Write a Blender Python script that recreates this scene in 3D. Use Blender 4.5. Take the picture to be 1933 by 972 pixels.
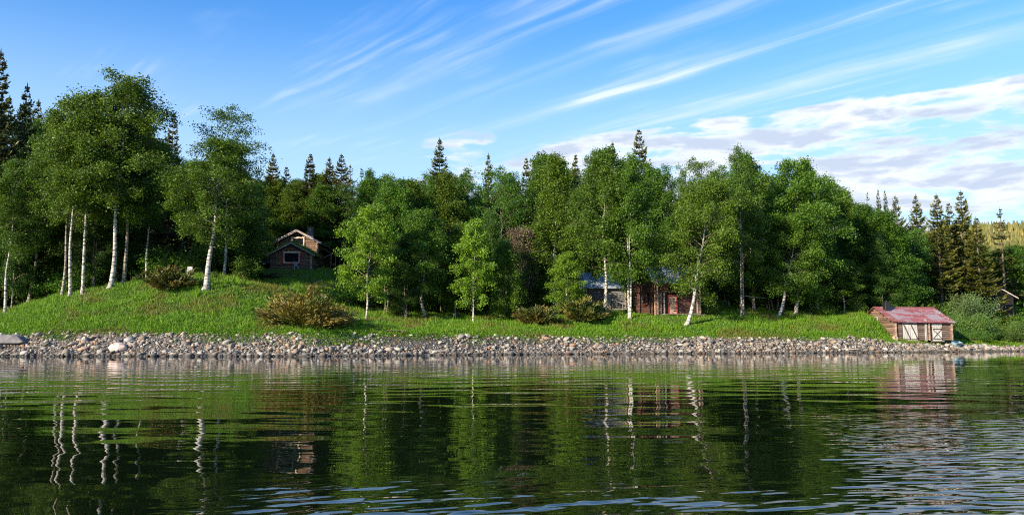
import bpy, bmesh, math, random
import numpy as np
from mathutils import Vector, Matrix
R = math.radians
for o in list(bpy.data.objects): bpy.data.objects.remove(o)
SC = bpy.context.scene
COL = SC.collection
random.seed(7)
RNG = np.random.default_rng(11)

# ------------------------------------------------------------------ camera
CAMH, F, PW, PH, HOR = 1.3, 1500.0, 1933.0, 972.0, 642.0
TH = math.atan((HOR - PH / 2) / F)
cam = bpy.data.cameras.new('camera'); camo = bpy.data.objects.new('camera', cam); COL.objects.link(camo)
cam.sensor_width = 36; cam.lens = 36 * F / PW; cam.clip_start = 0.1; cam.clip_end = 6000
camo.location = (0, 0, CAMH); camo.rotation_euler = (math.pi / 2 + TH, 0, 0)
SC.camera = camo
SC.view_settings.view_transform = 'Standard'; SC.view_settings.look = 'None'
SC.view_settings.exposure = 1.02; SC.view_settings.gamma = 1.0
SC.cycles.filter_width = 1.1; SC.cycles.use_denoising = False; SC.cycles.sample_clamp_indirect = 4
SC.cycles.max_bounces = 8; SC.cycles.transparent_max_bounces = 4
SC.cycles.diffuse_bounces = 3; SC.cycles.glossy_bounces = 3; SC.cycles.transmission_bounces = 3

# ------------------------------------------------------------------ node helpers
class NT:
    def __init__(s, tree): s.t = tree; s.n = tree.nodes; s.l = tree.links
    def node(s, kind, **kw):
        n = s.n.new(kind)
        for k, v in kw.items(): setattr(n, k, v)
        return n
    def put(s, sock, v):
        if isinstance(v, bpy.types.NodeSocket): s.l.new(v, sock)
        elif v is not None: sock.default_value = v
    def m(s, op, a, b=None, c=None, clamp=False):
        n = s.node('ShaderNodeMath', operation=op, use_clamp=clamp)
        s.put(n.inputs[0], a); s.put(n.inputs[1], b)
        if c is not None: s.put(n.inputs[2], c)
        return n.outputs[0]
    def vm(s, op, a, b=None):
        n = s.node('ShaderNodeVectorMath', operation=op)
        s.put(n.inputs[0], a); s.put(n.inputs[1], b)
        return n.outputs[0]
    def mix(s, f, a, b, blend='MIX'):
        n = s.node('ShaderNodeMix', data_type='RGBA', blend_type=blend)
        s.put(n.inputs[0], f)
        for i, v in ((6, a), (7, b)):
            if isinstance(v, tuple) and len(v) == 3: v = v + (1,)
            s.put(n.inputs[i], v)
        return n.outputs[2]
    def xyz(s, x, y, z):
        n = s.node('ShaderNodeCombineXYZ')
        for i, v in enumerate((x, y, z)): s.put(n.inputs[i], v)
        return n.outputs[0]
    def sep(s, v):
        n = s.node('ShaderNodeSeparateXYZ'); s.l.new(v, n.inputs[0]); return n.outputs
    def noise(s, vec, scale, detail=2, rough=.5, dist=0.0):
        n = s.node('ShaderNodeTexNoise'); s.put(n.inputs['Vector'], vec)
        n.inputs['Scale'].default_value = scale; n.inputs['Detail'].default_value = detail
        n.inputs['Roughness'].default_value = rough; n.inputs['Distortion'].default_value = dist
        return n.outputs[0]
    def ss(s, v, a, b):      # smoothstep 0..1 between a and b
        n = s.node('ShaderNodeMapRange', interpolation_type='SMOOTHSTEP')
        s.put(n.inputs[0], v); n.inputs[1].default_value = a; n.inputs[2].default_value = b
        return n.outputs[0]
    def ramp(s, f, stops):
        n = s.node('ShaderNodeValToRGB'); e = n.color_ramp.elements
        while len(e) < len(stops): e.new(.5)
        for k, (p, c) in zip(e, stops): k.position = p; k.color = tuple(c) + (1,)
        s.put(n.inputs[0], f); return n.outputs[0]

# ------------------------------------------------------------------ world, sun
SUN_EL, SUN_AZ = R(22), R(180 + 48)          # azimuth clockwise from +Y: behind the camera, to the left
w = bpy.data.worlds.new('World'); SC.world = w; w.use_nodes = True
N = NT(w.node_tree); N.n.clear()
sky = N.node('ShaderNodeTexSky', sky_type='NISHITA', sun_disc=False)
sky.sun_elevation = SUN_EL; sky.sun_rotation = SUN_AZ; sky.air_density = 1.25; sky.dust_density = .2; sky.ozone_density = 3.2
d = N.node('ShaderNodeTexCoord').outputs['Generated']
dx, dy, dz = N.sep(d)
zc = N.m('MAXIMUM', dz, .02)
q1 = N.m('DIVIDE', dx, zc); q2 = N.m('DIVIDE', dy, zc)
along = N.m('ADD', N.m('MULTIPLY', q1, .67), N.m('MULTIPLY', q2, -.74))
acr = N.m('ADD', N.m('MULTIPLY', q1, .74), N.m('MULTIPLY', q2, .67))
wob = N.noise(N.xyz(N.m('MULTIPLY', along, .9), N.m('MULTIPLY', acr, 2), 0), 1.0, 2)
acw = N.m('ADD', acr, N.m('MULTIPLY', N.m('SUBTRACT', wob, .5), .20))
fine = N.noise(N.xyz(N.m('MULTIPLY', along, .9), N.m('MULTIPLY', acw, 14), 3.3), 1.0, 4, .55)
brk = N.noise(N.xyz(N.m('MULTIPLY', along, 1.3), N.m('MULTIPLY', acw, 2.5), 8.1), 1.0, 3, .5)
def streak(c, wd, amp, lo=.25, hi=.75):
    t = N.m('DIVIDE', N.m('SUBTRACT', acw, c), wd)
    g = N.m('POWER', 2.718, N.m('MULTIPLY', N.m('MULTIPLY', t, t), -1.0))
    return N.m('MULTIPLY', g, N.m('MULTIPLY', N.ss(fine, lo, hi), amp))
cir = N.m('ADD', streak(1.70, .09, .5), streak(2.02, .06, .6))
cir = N.m('ADD', cir, streak(2.40, .075, 1.0)); cir = N.m('ADD', cir, streak(2.85, .18, .45))
cir = N.m('MULTIPLY', cir, N.ss(along, -3.6, -1.9))
cir = N.m('MULTIPLY', cir, N.m('ADD', .45, N.m('MULTIPLY', N.ss(brk, .35, .65), .75)))
cir = N.m('ADD', cir, N.m('MULTIPLY', N.m('MULTIPLY', N.ss(brk, .48, .75), N.ss(fine, .4, .8)), .6))
# low cloud bank: coordinates azimuth / elevation
az = N.m('ARCTAN2', dx, dy); el = N.m('ARCSINE', dz)
cv = N.xyz(N.m('MULTIPLY', az, 11), N.m('MULTIPLY', el, 44), 1.7)
cn = N.noise(cv, 1.0, 7, .56, .25)
cn2 = N.noise(N.xyz(N.m('MULTIPLY', az, 11), N.m('ADD', N.m('MULTIPLY', el, 44), .6), 1.7), 1.0, 7, .56, .25)
elt = N.m('SUBTRACT', el, N.m('MULTIPLY', N.ss(az, -.1, .5), .035))     # the bank climbs to the right
band = N.m('MULTIPLY', N.ss(elt, .256, .222), N.ss(az, .0, .2))
band = N.m('ADD', band, N.m('MULTIPLY', N.ss(el, .30, .245), N.m('MULTIPLY', N.ss(az, -.30, -.06), .80)))
band = N.m('ADD', N.m('MINIMUM', band, 1.0), N.m('MULTIPLY', N.m('MULTIPLY', N.ss(az, .15, .35), N.ss(elt, .20, .225)), N.m('MULTIPLY', N.ss(elt, .262, .245), .12)))
dens = N.m('ADD', cn, N.m('MULTIPLY', N.m('SUBTRACT', band, 1.0), .62))
cum = N.m('MULTIPLY', N.ss(dens, .37, .53), N.ss(az, -3.0, -.3))
shade = N.ss(N.m('ADD', N.m('SUBTRACT', cn, cn2), N.m('MULTIPLY', N.m('SUBTRACT', dens, .5), .55)), -.10, .20)
ccol = N.mix(shade, (5.8, 6.15, 6.6), (3.7, 4.3, 5.4))
haze = N.m('MULTIPLY', N.ss(el, .42, .13), .76)
base = N.mix(1.0, sky.outputs[0], (.46, .98, 1.52), 'MULTIPLY')
c1 = N.mix(haze, base, (4.1, 5.5, 6.8))
c1 = N.mix(N.m('MULTIPLY', N.m('MINIMUM', cir, 1.0), .85), c1, (5.6, 6.2, 6.8))
c1 = N.mix(cum, c1, ccol)
bg = N.node('ShaderNodeBackground'); N.l.new(c1, bg.inputs[0]); bg.inputs[1].default_value = .085
N.l.new(bg.outputs[0], N.node('ShaderNodeOutputWorld').inputs[0])
sl = bpy.data.lights.new('sun', 'SUN'); sl.energy = 4.8; sl.angle = R(.5); sl.color = (1, .87, .68)
so = bpy.data.objects.new('sun', sl); COL.objects.link(so)
sd = Vector((math.sin(SUN_AZ) * math.cos(SUN_EL), math.cos(SUN_AZ) * math.cos(SUN_EL), math.sin(SUN_EL)))
so.rotation_euler = sd.to_track_quat('Z', 'Y').to_euler()

# ------------------------------------------------------------------ materials
def mat(name):
    m_ = bpy.data.materials.new(name); m_.use_nodes = True
    t = NT(m_.node_tree); b = t.n['Principled BSDF']; b.inputs['Specular IOR Level'].default_value = .3
    b.inputs['Roughness'].default_value = .8
    return m_, t, b
def pos(t): return t.node('ShaderNodeNewGeometry').outputs['Position']
def obj_co(t): return t.node('ShaderNodeTexCoord').outputs['Object']
def attr(t, n='tint'):
    a = t.node('ShaderNodeAttribute'); a.attribute_name = n; return a.outputs['Fac']
def rnd(t): return t.node('ShaderNodeObjectInfo').outputs['Random']
def bump(t, b, h, dist, strength=1.0):
    n = t.node('ShaderNodeBump'); n.inputs['Strength'].default_value = strength
    n.inputs['Distance'].default_value = dist; t.l.new(h, n.inputs['Height']); t.l.new(n.outputs[0], b.inputs['Normal'])

def leaf_mat(name, ca, cb, transl=.4, spec=.3, rough=.5):
    m_, t, b = mat(name)
    oi = t.node('ShaderNodeObjectInfo')
    c = t.mix(attr(t), ca, cb)
    c = t.mix(1.0, c, oi.outputs['Color'], 'MULTIPLY')
    hs = t.node('ShaderNodeHueSaturation'); t.l.new(c, hs.inputs['Color'])
    t.put(hs.inputs['Hue'], t.m('ADD', .488, t.m('MULTIPLY', oi.outputs['Random'], .02)))
    t.put(hs.inputs['Value'], t.m('ADD', .85, t.m('MULTIPLY', oi.outputs['Random'], .3)))
    t.l.new(hs.outputs[0], b.inputs['Base Color'])
    b.inputs['Roughness'].default_value = rough; b.inputs['Specular IOR Level'].default_value = spec
    tr = t.node('ShaderNodeBsdfTranslucent'); t.l.new(t.mix(1.0, hs.outputs[0], (1.25, 1.15, .6), 'MULTIPLY'), tr.inputs[0])
    mx = t.node('ShaderNodeMixShader'); mx.inputs[0].default_value = transl
    t.l.new(b.outputs[0], mx.inputs[1]); t.l.new(tr.outputs[0], mx.inputs[2])
    t.l.new(mx.outputs[0], t.n['Material Output'].inputs[0])
    return m_
M = {}
M['birch_leaf'] = leaf_mat('birch_leaf', (.025, .071, .010), (.148, .252, .021), .36)
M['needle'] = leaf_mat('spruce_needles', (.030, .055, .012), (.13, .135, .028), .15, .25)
M['juniper'] = leaf_mat('juniper_needles', (.04, .085, .015), (.21, .155, .038), .12)
M['willow_leaf'] = leaf_mat('willow_leaf', (.06, .12, .025), (.15, .24, .06), .3)
M['brown_leaf'] = leaf_mat('withered_twigs', (.09, .06, .04), (.2, .15, .09), .1)
def grass_mat():
    m_, t, b = mat('grass_blades')
    p = pos(t)
    n1 = t.noise(p, .22, 4, .6); n2 = t.noise(p, 1.1, 3, .6); n3 = t.noise(t.vm('ADD', p, (40, 7, 0)), .35, 3, .6)
    c = t.mix(attr(t), (.045, .125, .006), (.22, .40, .018))
    c = t.mix(t.m('MULTIPLY', t.ss(n2, .5, .75), .35), c, (.25, .31, .04))
    c = t.mix(t.m('MULTIPLY', t.ss(n1, .50, .62), .6), c, (.19, .13, .04))
    c = t.mix(t.m('MULTIPLY', t.ss(n3, .5, .68), .5), c, (.09, .23, .02))
    t.l.new(c, b.inputs['Base Color']); b.inputs['Roughness'].default_value = .55
    tr = t.node('ShaderNodeBsdfTranslucent'); t.l.new(c, tr.inputs[0])
    mx = t.node('ShaderNodeMixShader'); mx.inputs[0].default_value = .35
    t.l.new(b.outputs[0], mx.inputs[1]); t.l.new(tr.outputs[0], mx.inputs[2])
    t.l.new(mx.outputs[0], t.n['Material Output'].inputs[0])
    return m_
M['grass'] = grass_mat()
def bark_mat(name, lo, hi, band):
    m_, t, b = mat(name); p = obj_co(t)
    x, y, z = t.sep(p)
    n1 = t.noise(t.xyz(t.m('MULTIPLY', x, 2.5), t.m('MULTIPLY', y, 2.5), t.m('MULTIPLY', z, 9)), 1.0, 4, .65)
    n2 = t.noise(p, 1.1, 3, .6)
    f = t.m('MULTIPLY', t.ss(n1, .49, .57), band)
    c = t.mix(f, hi, lo)
    c = t.mix(t.m('MULTIPLY', t.ss(n2, .5, .75), .5), c, tuple((a * .6 + k * .4) * .8 for a, k in zip(lo, hi)))
    bs = t.node('ShaderNodeTexCoord').outputs['Generated']
    c = t.mix(t.m('MULTIPLY', t.ss(t.sep(bs)[2], .06, .0), t.ss(n1, .38, .52)), c, tuple(k * .9 for k in lo))   # rough dark bark at the foot
    gzz = t.sep(t.node('ShaderNodeTexCoord').outputs['Generated'])[2]
    c = t.mix(t.m('MULTIPLY', t.ss(gzz, .34, .75), .8), c, tuple(a * .5 + k * .22 for a, k in zip(lo, hi)))      # younger brown bark higher up
    oi = t.node('ShaderNodeObjectInfo')
    c = t.mix(1.0, c, oi.outputs['Color'], 'MULTIPLY')
    t.l.new(c, b.inputs['Base Color']); bump(t, b, n1, .03, .5)
    return m_
M['birch_bark'] = bark_mat('birch_bark', (.05, .042, .036), (.54, .50, .44), .95)
M['twig'] = bark_mat('birch_twig', (.05, .04, .03), (.22, .18, .13), .7)
M['spruce_bark'] = bark_mat('spruce_bark', (.06, .045, .035), (.26, .19, .14), .8)

def simple(name, col, rough=.7, var=.25, scale=6, metallic=0, spec=.3, stretch=(1, 1, 1), rv=.25, dark=None, bmp=0):
    m_, t, b = mat(name); p = t.vm('MULTIPLY', obj_co(t), stretch)
    p = t.vm('ADD', p, t.vm('MULTIPLY', (31.0, 17.0, 23.0), t.xyz(rnd(t), rnd(t), rnd(t))))
    n = t.noise(p, scale, 4, .6)
    dk = dark or tuple(c * (1 - var * 2) if var < .5 else c * .2 for c in col)
    c = t.mix(t.ss(n, .35, .65), col, dk)
    hs = t.node('ShaderNodeHueSaturation'); t.l.new(c, hs.inputs['Color'])
    t.put(hs.inputs['Value'], t.m('ADD', 1 - rv, t.m('MULTIPLY', rnd(t), rv * 2)))
    t.l.new(hs.outputs[0], b.inputs['Base Color'])
    b.inputs['Roughness'].default_value = rough; b.inputs['Metallic'].default_value = metallic
    b.inputs['Specular IOR Level'].default_value = spec
    if bmp: bump(t, b, n, bmp)
    return m_
M['brown_log'] = simple('tarred_brown_log', (.27, .165, .105), dark=(.085, .055, .045), stretch=(.25, 2, 2), scale=5, rv=.35, bmp=.02)
M['boat_log'] = simple('weathered_boathouse_log', (.22, .155, .12), dark=(.075, .055, .047), stretch=(.25, 2, 2), scale=5, rv=.35, bmp=.02)
M['warm_log'] = simple('weathered_warm_log', (.30, .195, .135), dark=(.10, .065, .05), stretch=(.25, 2, 2), scale=5, rv=.35, bmp=.02)
M['grey_log'] = simple('weathered_grey_log', (.24, .235, .22), dark=(.10, .095, .09), stretch=(.25, 2, 2), scale=5, rv=.3, bmp=.02)
M['red_log'] = simple('dark_red_log', (.165, .078, .055), dark=(.055, .03, .025), stretch=(.25, 2, 2), scale=5, rv=.35, bmp=.02)
M['log_end'] = simple('sawn_log_end', (.50, .36, .25), dark=(.24, .15, .10), scale=4, rv=.3)
M['dark_inside'] = simple('dark_backing', (.03, .022, .018), var=.2)
M['grey_wood'] = simple('grey_weathered_wood', (.36, .34, .31), dark=(.2, .18, .16), stretch=(1, 1, .2), scale=7)
M['pale_wood'] = simple('pale_barge_board', (.52, .44, .39), dark=(.33, .27, .23), stretch=(.3, 1, 1), scale=6, rv=.1)
M['cream'] = simple('cream_paint', (.74, .60, .42), var=.12, rv=.05)
M['red_paint'] = simple('red_paint', (.42, .06, .045), var=.18, rv=.08)
M['white_paint'] = simple('white_paint', (.78, .77, .74), var=.1, rv=.05)
M['door_white'] = simple('flaking_white_door_paint', (.60, .58, .54), dark=(.38, .35, .31), stretch=(3, 3, .35), scale=3.5, rv=.05)
M['door_pink'] = simple('pale_pink_door_board', (.66, .42, .29), dark=(.46, .27, .18), stretch=(3, 3, .3), scale=4, rv=.04)
M['dark_brace'] = simple('dark_wood_brace', (.10, .075, .065), var=.2)
M['black_metal'] = simple('black_metal', (.018, .019, .022), .45, rv=.05, spec=.5)
M['chimney_stone'] = simple('sooty_stone', (.14, .12, .115), dark=(.05, .045, .045), scale=5, bmp=.03)
M['turf_soil'] = simple('turf_soil', (.09, .085, .04), dark=(.05, .04, .025), scale=3)
M['tin'] = simple('blue_grey_tin', (.36, .40, .44), .5, dark=(.24, .28, .32), stretch=(1, 1, 1), scale=3, metallic=.0, spec=.5, rv=.06)
M['blue_plastic'] = simple('faded_blue_plastic', (.25, .36, .41), .5, dark=(.18, .28, .33), rv=.02)
M['car_paint'] = simple('dark_blue_car_paint', (.012, .015, .028), .25, var=.05, spec=.6, rv=0)
M['rubber'] = simple('tyre_rubber', (.02, .02, .02), .8)
M['lamp_glass'] = simple('lamp_glass', (.5, .5, .48), .2, rv=0)
M['plank'] = simple('old_brown_plank', (.19, .12, .095), dark=(.10, .065, .05), stretch=(.3, 2, 2), scale=6)
M['driftwood'] = simple('driftwood', (.42, .36, .29), dark=(.22, .18, .145), stretch=(1, 1, 1), scale=5, bmp=.01)
M['soil'] = simple('tan_root_plate', (.55, .40, .27), dark=(.36, .24, .15), scale=3)
def glass_mat():
    m_, t, b = mat('window_glass'); b.inputs['Base Color'].default_value = (.012, .014, .018, 1)
    b.inputs['Roughness'].default_value = .04; b.inputs['Specular IOR Level'].default_value = .9
    return m_
M['glass'] = glass_mat()
def rust_mat():
    m_, t, b = mat('red_rusty_sheet'); p = t.vm('ADD', obj_co(t), t.xyz(t.m('MULTIPLY', rnd(t), 40), 0, 0))
    n = t.noise(t.vm('MULTIPLY', p, (.35, 1.6, 1)), .9, 4, .65); n2 = t.noise(t.vm('MULTIPLY', p, (4, .4, 1)), 1, 4, .6)
    c = t.mix(t.ss(n2, .35, .7), (.28, .085, .082), (.20, .06, .06))
    f = t.m('MULTIPLY', t.ss(t.m('ADD', n, t.m('MULTIPLY', rnd(t), .16)), .52, .66), .85)
    c = t.mix(f, c, (.27, .235, .26))
    t.l.new(c, b.inputs['Base Color']); b.inputs['Roughness'].default_value = .5; b.inputs['Specular IOR Level'].default_value = .45
    return m_
M['rust'] = rust_mat()
STONE = [(0, (.17, .165, .16)), (.12, (.31, .30, .29)), (.22, (.08, .08, .083)), (.34, (.25, .20, .15)), (.44, (.42, .40, .37)),
         (.56, (.11, .105, .105)), (.66, (.29, .22, .165)), (.76, (.18, .185, .18)), (.84, (.34, .18, .10)), (.90, (.52, .50, .46)), (1, (.12, .105, .095))]
def stone_mat(name, single):
    m_, t, b = mat(name); p = pos(t)
    f = rnd(t) if single else attr(t)
    c = t.ramp(f, STONE)
    n = t.noise(p, 5, 5, .65); n2 = t.noise(p, 16, 3, .6)
    c = t.mix(1.0, c, (1.02, .97, .88), 'MULTIPLY')
    c = t.mix(t.m('MULTIPLY', t.ss(n, .45, .7), .45), c, (.15, .135, .115))
    c = t.mix(t.m('MULTIPLY', t.ss(n2, .6, .75), .25), c, (.45, .43, .38))
    z = t.sep(p)[2]
    wet = t.ss(t.m('ADD', z, t.m('MULTIPLY', n, .25)), .42, .2)
    c = t.mix(t.m('MULTIPLY', wet, .8), c, (.035, .032, .028))      # wet stone by the waterline
    t.l.new(c, b.inputs['Base Color']); bump(t, b, n2, .02)
    return m_
M['stone'] = stone_mat('shore_stone', True); M['rubble'] = stone_mat('shore_rubble', False)
def ground_mat():
    m_, t, b = mat('ground'); p = pos(t); x, y, z = t.sep(p)
    n = t.noise(p, .3, 5, .6); n2 = t.noise(p, 3, 5, .7)
    c = t.mix(t.ss(n2, .3, .7), (.045, .085, .012), (.085, .13, .02))
    c = t.mix(t.m('MULTIPLY', t.ss(n, .5, .7), .6), c, (.09, .07, .03))
    soil = t.ss(t.m('ADD', z, t.m('MULTIPLY', n2, .5)), 1.55, .75)
    c = t.mix(soil, c, (.17, .13, .09))
    far = t.ss(y, 300, 500)
    c = t.mix(far, c, t.mix(t.ss(t.noise(p, .05, 6, .7), .35, .65), (.16, .16, .03), (.32, .27, .05)))
    t.l.new(c, b.inputs['Base Color']); bump(t, b, n2, .15)
    return m_
M['ground'] = ground_mat()
def gravel_mat():
    m_, t, b = mat('bank_gravel'); p = pos(t)
    v = t.node('ShaderNodeTexVoronoi'); t.l.new(p, v.inputs[0]); v.inputs['Scale'].default_value = 9
    c = t.mix(t.sep(v.outputs['Color'])[0], (.05, .045, .038), (.16, .14, .115))
    t.l.new(c, b.inputs['Base Color']); bump(t, b, v.outputs['Distance'], .08)
    return m_
M['gravel'] = gravel_mat()
def water_mat():
    m_, t, b = mat('lake_water'); p = pos(t); x, y, z = t.sep(p)
    def nz(sx, sy, ox, det=1, rough=.5, rot=0.0):
        xr = t.m('ADD', t.m('MULTIPLY', x, math.cos(rot)), t.m('MULTIPLY', y, math.sin(rot)))
        yr = t.m('ADD', t.m('MULTIPLY', x, -math.sin(rot)), t.m('MULTIPLY', y, math.cos(rot)))
        return t.noise(t.xyz(t.m('MULTIPLY', xr, sx), t.m('MULTIPLY', yr, sy), ox), 1.0, det, rough)
    sw = t.m('MULTIPLY', nz(.55, 1.05, 1.3, 0, .5, .08), .034)
    ri = t.m('MULTIPLY', nz(1.3, 3.3, 7.7, 0, .5, -.12), .0060)
    fi = t.m('MULTIPLY', nz(5, 10, 3.1, 1, .6, .25), .0006)
    gust = t.m('MULTIPLY', t.ss(t.m('SUBTRACT', x, t.m('MULTIPLY', y, .29)), .1, 1.6), t.ss(y, 18, 10))   # breeze-ruffled patch
    wake = t.m('MULTIPLY', t.m('MULTIPLY', t.ss(y, 8.3, 6.4), t.ss(x, -3.4, -1.6)), t.ss(t.noise(t.xyz(x, y, 5.0), .9, 2), .30, .50))                                          # steeper ripples by the boat
    calm = t.ss(y, 60, 9)
    pat = t.m('MULTIPLY', t.m('ADD', .13, t.m('MULTIPLY', calm, .66)), t.m('ADD', .7, t.m('MULTIPLY', t.ss(t.noise(p, .12, 2), .4, .65), .6)))
    h = t.m('ADD', t.m('MULTIPLY', t.m('ADD', t.m('ADD', sw, ri), fi), pat), t.m('MULTIPLY', wake, t.m('MULTIPLY', nz(2.3, 5.2, 2.2, 1, .5, .32), .021)))
    h = t.m('ADD', h, t.m('MULTIPLY', gust, t.m('MULTIPLY', nz(2.2, 6.0, 4.4, 1, .6, .1), .021)))
    bump(t, b, h, 1.0)
    b.inputs['Base Color'].default_value = (.004, .008, .003, 1); b.inputs['Roughness'].default_value = .0
    b.inputs['IOR'].default_value = 1.34; b.inputs['Specular IOR Level'].default_value = .5
    return m_
M['water'] = water_mat()

# ------------------------------------------------------------------ mesh helpers
def mesh_np(name, V, Fc, material, tint=None, smooth=False):
    V = np.asarray(V, np.float32); Fc = np.asarray(Fc, np.int32)
    me = bpy.data.meshes.new(name); k = Fc.shape[1]
    me.vertices.add(len(V)); me.vertices.foreach_set('co', V.ravel())
    me.loops.add(Fc.size); me.loops.foreach_set('vertex_index', Fc.ravel())
    me.polygons.add(len(Fc)); me.polygons.foreach_set('loop_start', np.arange(0, Fc.size, k, dtype=np.int32))
    me.polygons.foreach_set('loop_total', np.full(len(Fc), k, np.int32))
    if smooth: me.polygons.foreach_set('use_smooth', np.ones(len(Fc), bool))
    me.update(calc_edges=True)
    if tint is not None:
        a = me.attributes.new('tint', 'FLOAT', 'FACE'); a.data.foreach_set('value', np.asarray(tint, np.float32))
    me.materials.append(material)
    return me
def link(name, me, parent=None, loc=None, kind=None):
    o = bpy.data.objects.new(name, me); COL.objects.link(o)
    if parent: o.parent = parent
    if loc is not None: o.location = loc
    if kind: o['kind'] = kind
    return o
def thing(name, label, cat, loc=(0, 0, 0), rz=0, group=None):
    o = link(name, None, None, loc); o.rotation_euler[2] = rz; o.empty_display_size = .3
    o['label'] = label; o['category'] = cat
    if group: o['group'] = group
    return o
def tag(o, label, cat, group=None):
    o['label'] = label; o['category'] = cat
    if group: o['group'] = group
    return o

class MB:
    def __init__(s): s.v = []; s.f = []; s.mi = []
    def add(s, vs, fs, mi=0):
        n = len(s.v); s.v += [tuple(p) for p in vs]; s.f += [tuple(i + n for i in f) for f in fs]; s.mi += [mi] * len(fs)
    def box(s, x0, y0, z0, x1, y1, z1, mi=0):
        v = [(x0, y0, z0), (x1, y0, z0), (x1, y1, z0), (x0, y1, z0), (x0, y0, z1), (x1, y0, z1), (x1, y1, z1), (x0, y1, z1)]
        s.add(v, [(3, 2, 1, 0), (4, 5, 6, 7), (0, 1, 5, 4), (1, 2, 6, 5), (2, 3, 7, 6), (3, 0, 4, 7)], mi)
    def prism(s, poly, axis, a, b, mi=0):     # poly in the two other axes, extruded a..b along axis
        n = len(poly)
        def P(p, t):
            return {'x': (t, p[0], p[1]), 'y': (p[0], t, p[1]), 'z': (p[0], p[1], t)}[axis]
        v = [P(p, a) for p in poly] + [P(p, b) for p in poly]
        f = [tuple(range(n))[::-1], tuple(range(n, 2 * n))] + [(i, (i + 1) % n, n + (i + 1) % n, n + i) for i in range(n)]
        s.add(v, f, mi)
    def tube(s, pts, rad, k=6, mi=0, cap=True):
        pts = [Vector(p) for p in pts]; base = len(s.v); n = len(pts)
        up = Vector((0, 0, 1))
        for i, p in enumerate(pts):
            t = (pts[min(i + 1, n - 1)] - pts[max(i - 1, 0)])
            t = t.normalized() if t.length > 1e-6 else Vector((0, 0, 1))
            a = t.cross(Vector((1, 0, 0)) if abs(t.x) < .9 else Vector((0, 1, 0))).normalized(); b_ = t.cross(a)
            r = rad[i] if hasattr(rad, '__len__') else rad
            for j in range(k):
                th = 2 * math.pi * j / k
                s.v.append(tuple(p + a * (math.cos(th) * r) + b_ * (math.sin(th) * r)))
        for i in range(n - 1):
            for j in range(k):
                s.f.append((base + i * k + j, base + i * k + (j + 1) % k, base + (i + 1) * k + (j + 1) % k, base + (i + 1) * k + j)); s.mi.append(mi)
        if cap:
            s.f.append(tuple(base + j for j in range(k))[::-1]); s.mi.append(mi)
            s.f.append(tuple(base + (n - 1) * k + j for j in range(k))); s.mi.append(mi)
    def mesh(s, name, mats, smooth=False, bevel=0):
        me = bpy.data.meshes.new(name); me.from_pydata(s.v, [], s.f)
        for m_ in (mats if isinstance(mats, (list, tuple)) else [mats]): me.materials.append(m_)
        for p, i in zip(me.polygons, s.mi): p.material_index = i; p.use_smooth = smooth
        bm = bmesh.new(); bm.from_mesh(me); bmesh.ops.recalc_face_normals(bm, faces=bm.faces)
        if bevel: bmesh.ops.bevel(bm, geom=bm.edges, offset=bevel, segments=1, affect='EDGES', clamp_overlap=True)
        bm.to_mesh(me); bm.free(); me.update()
        return me
    def obj(s, name, mats, parent=None, loc=None, **k): return link(name, s.mesh(name, mats, **k), parent, loc)

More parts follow.
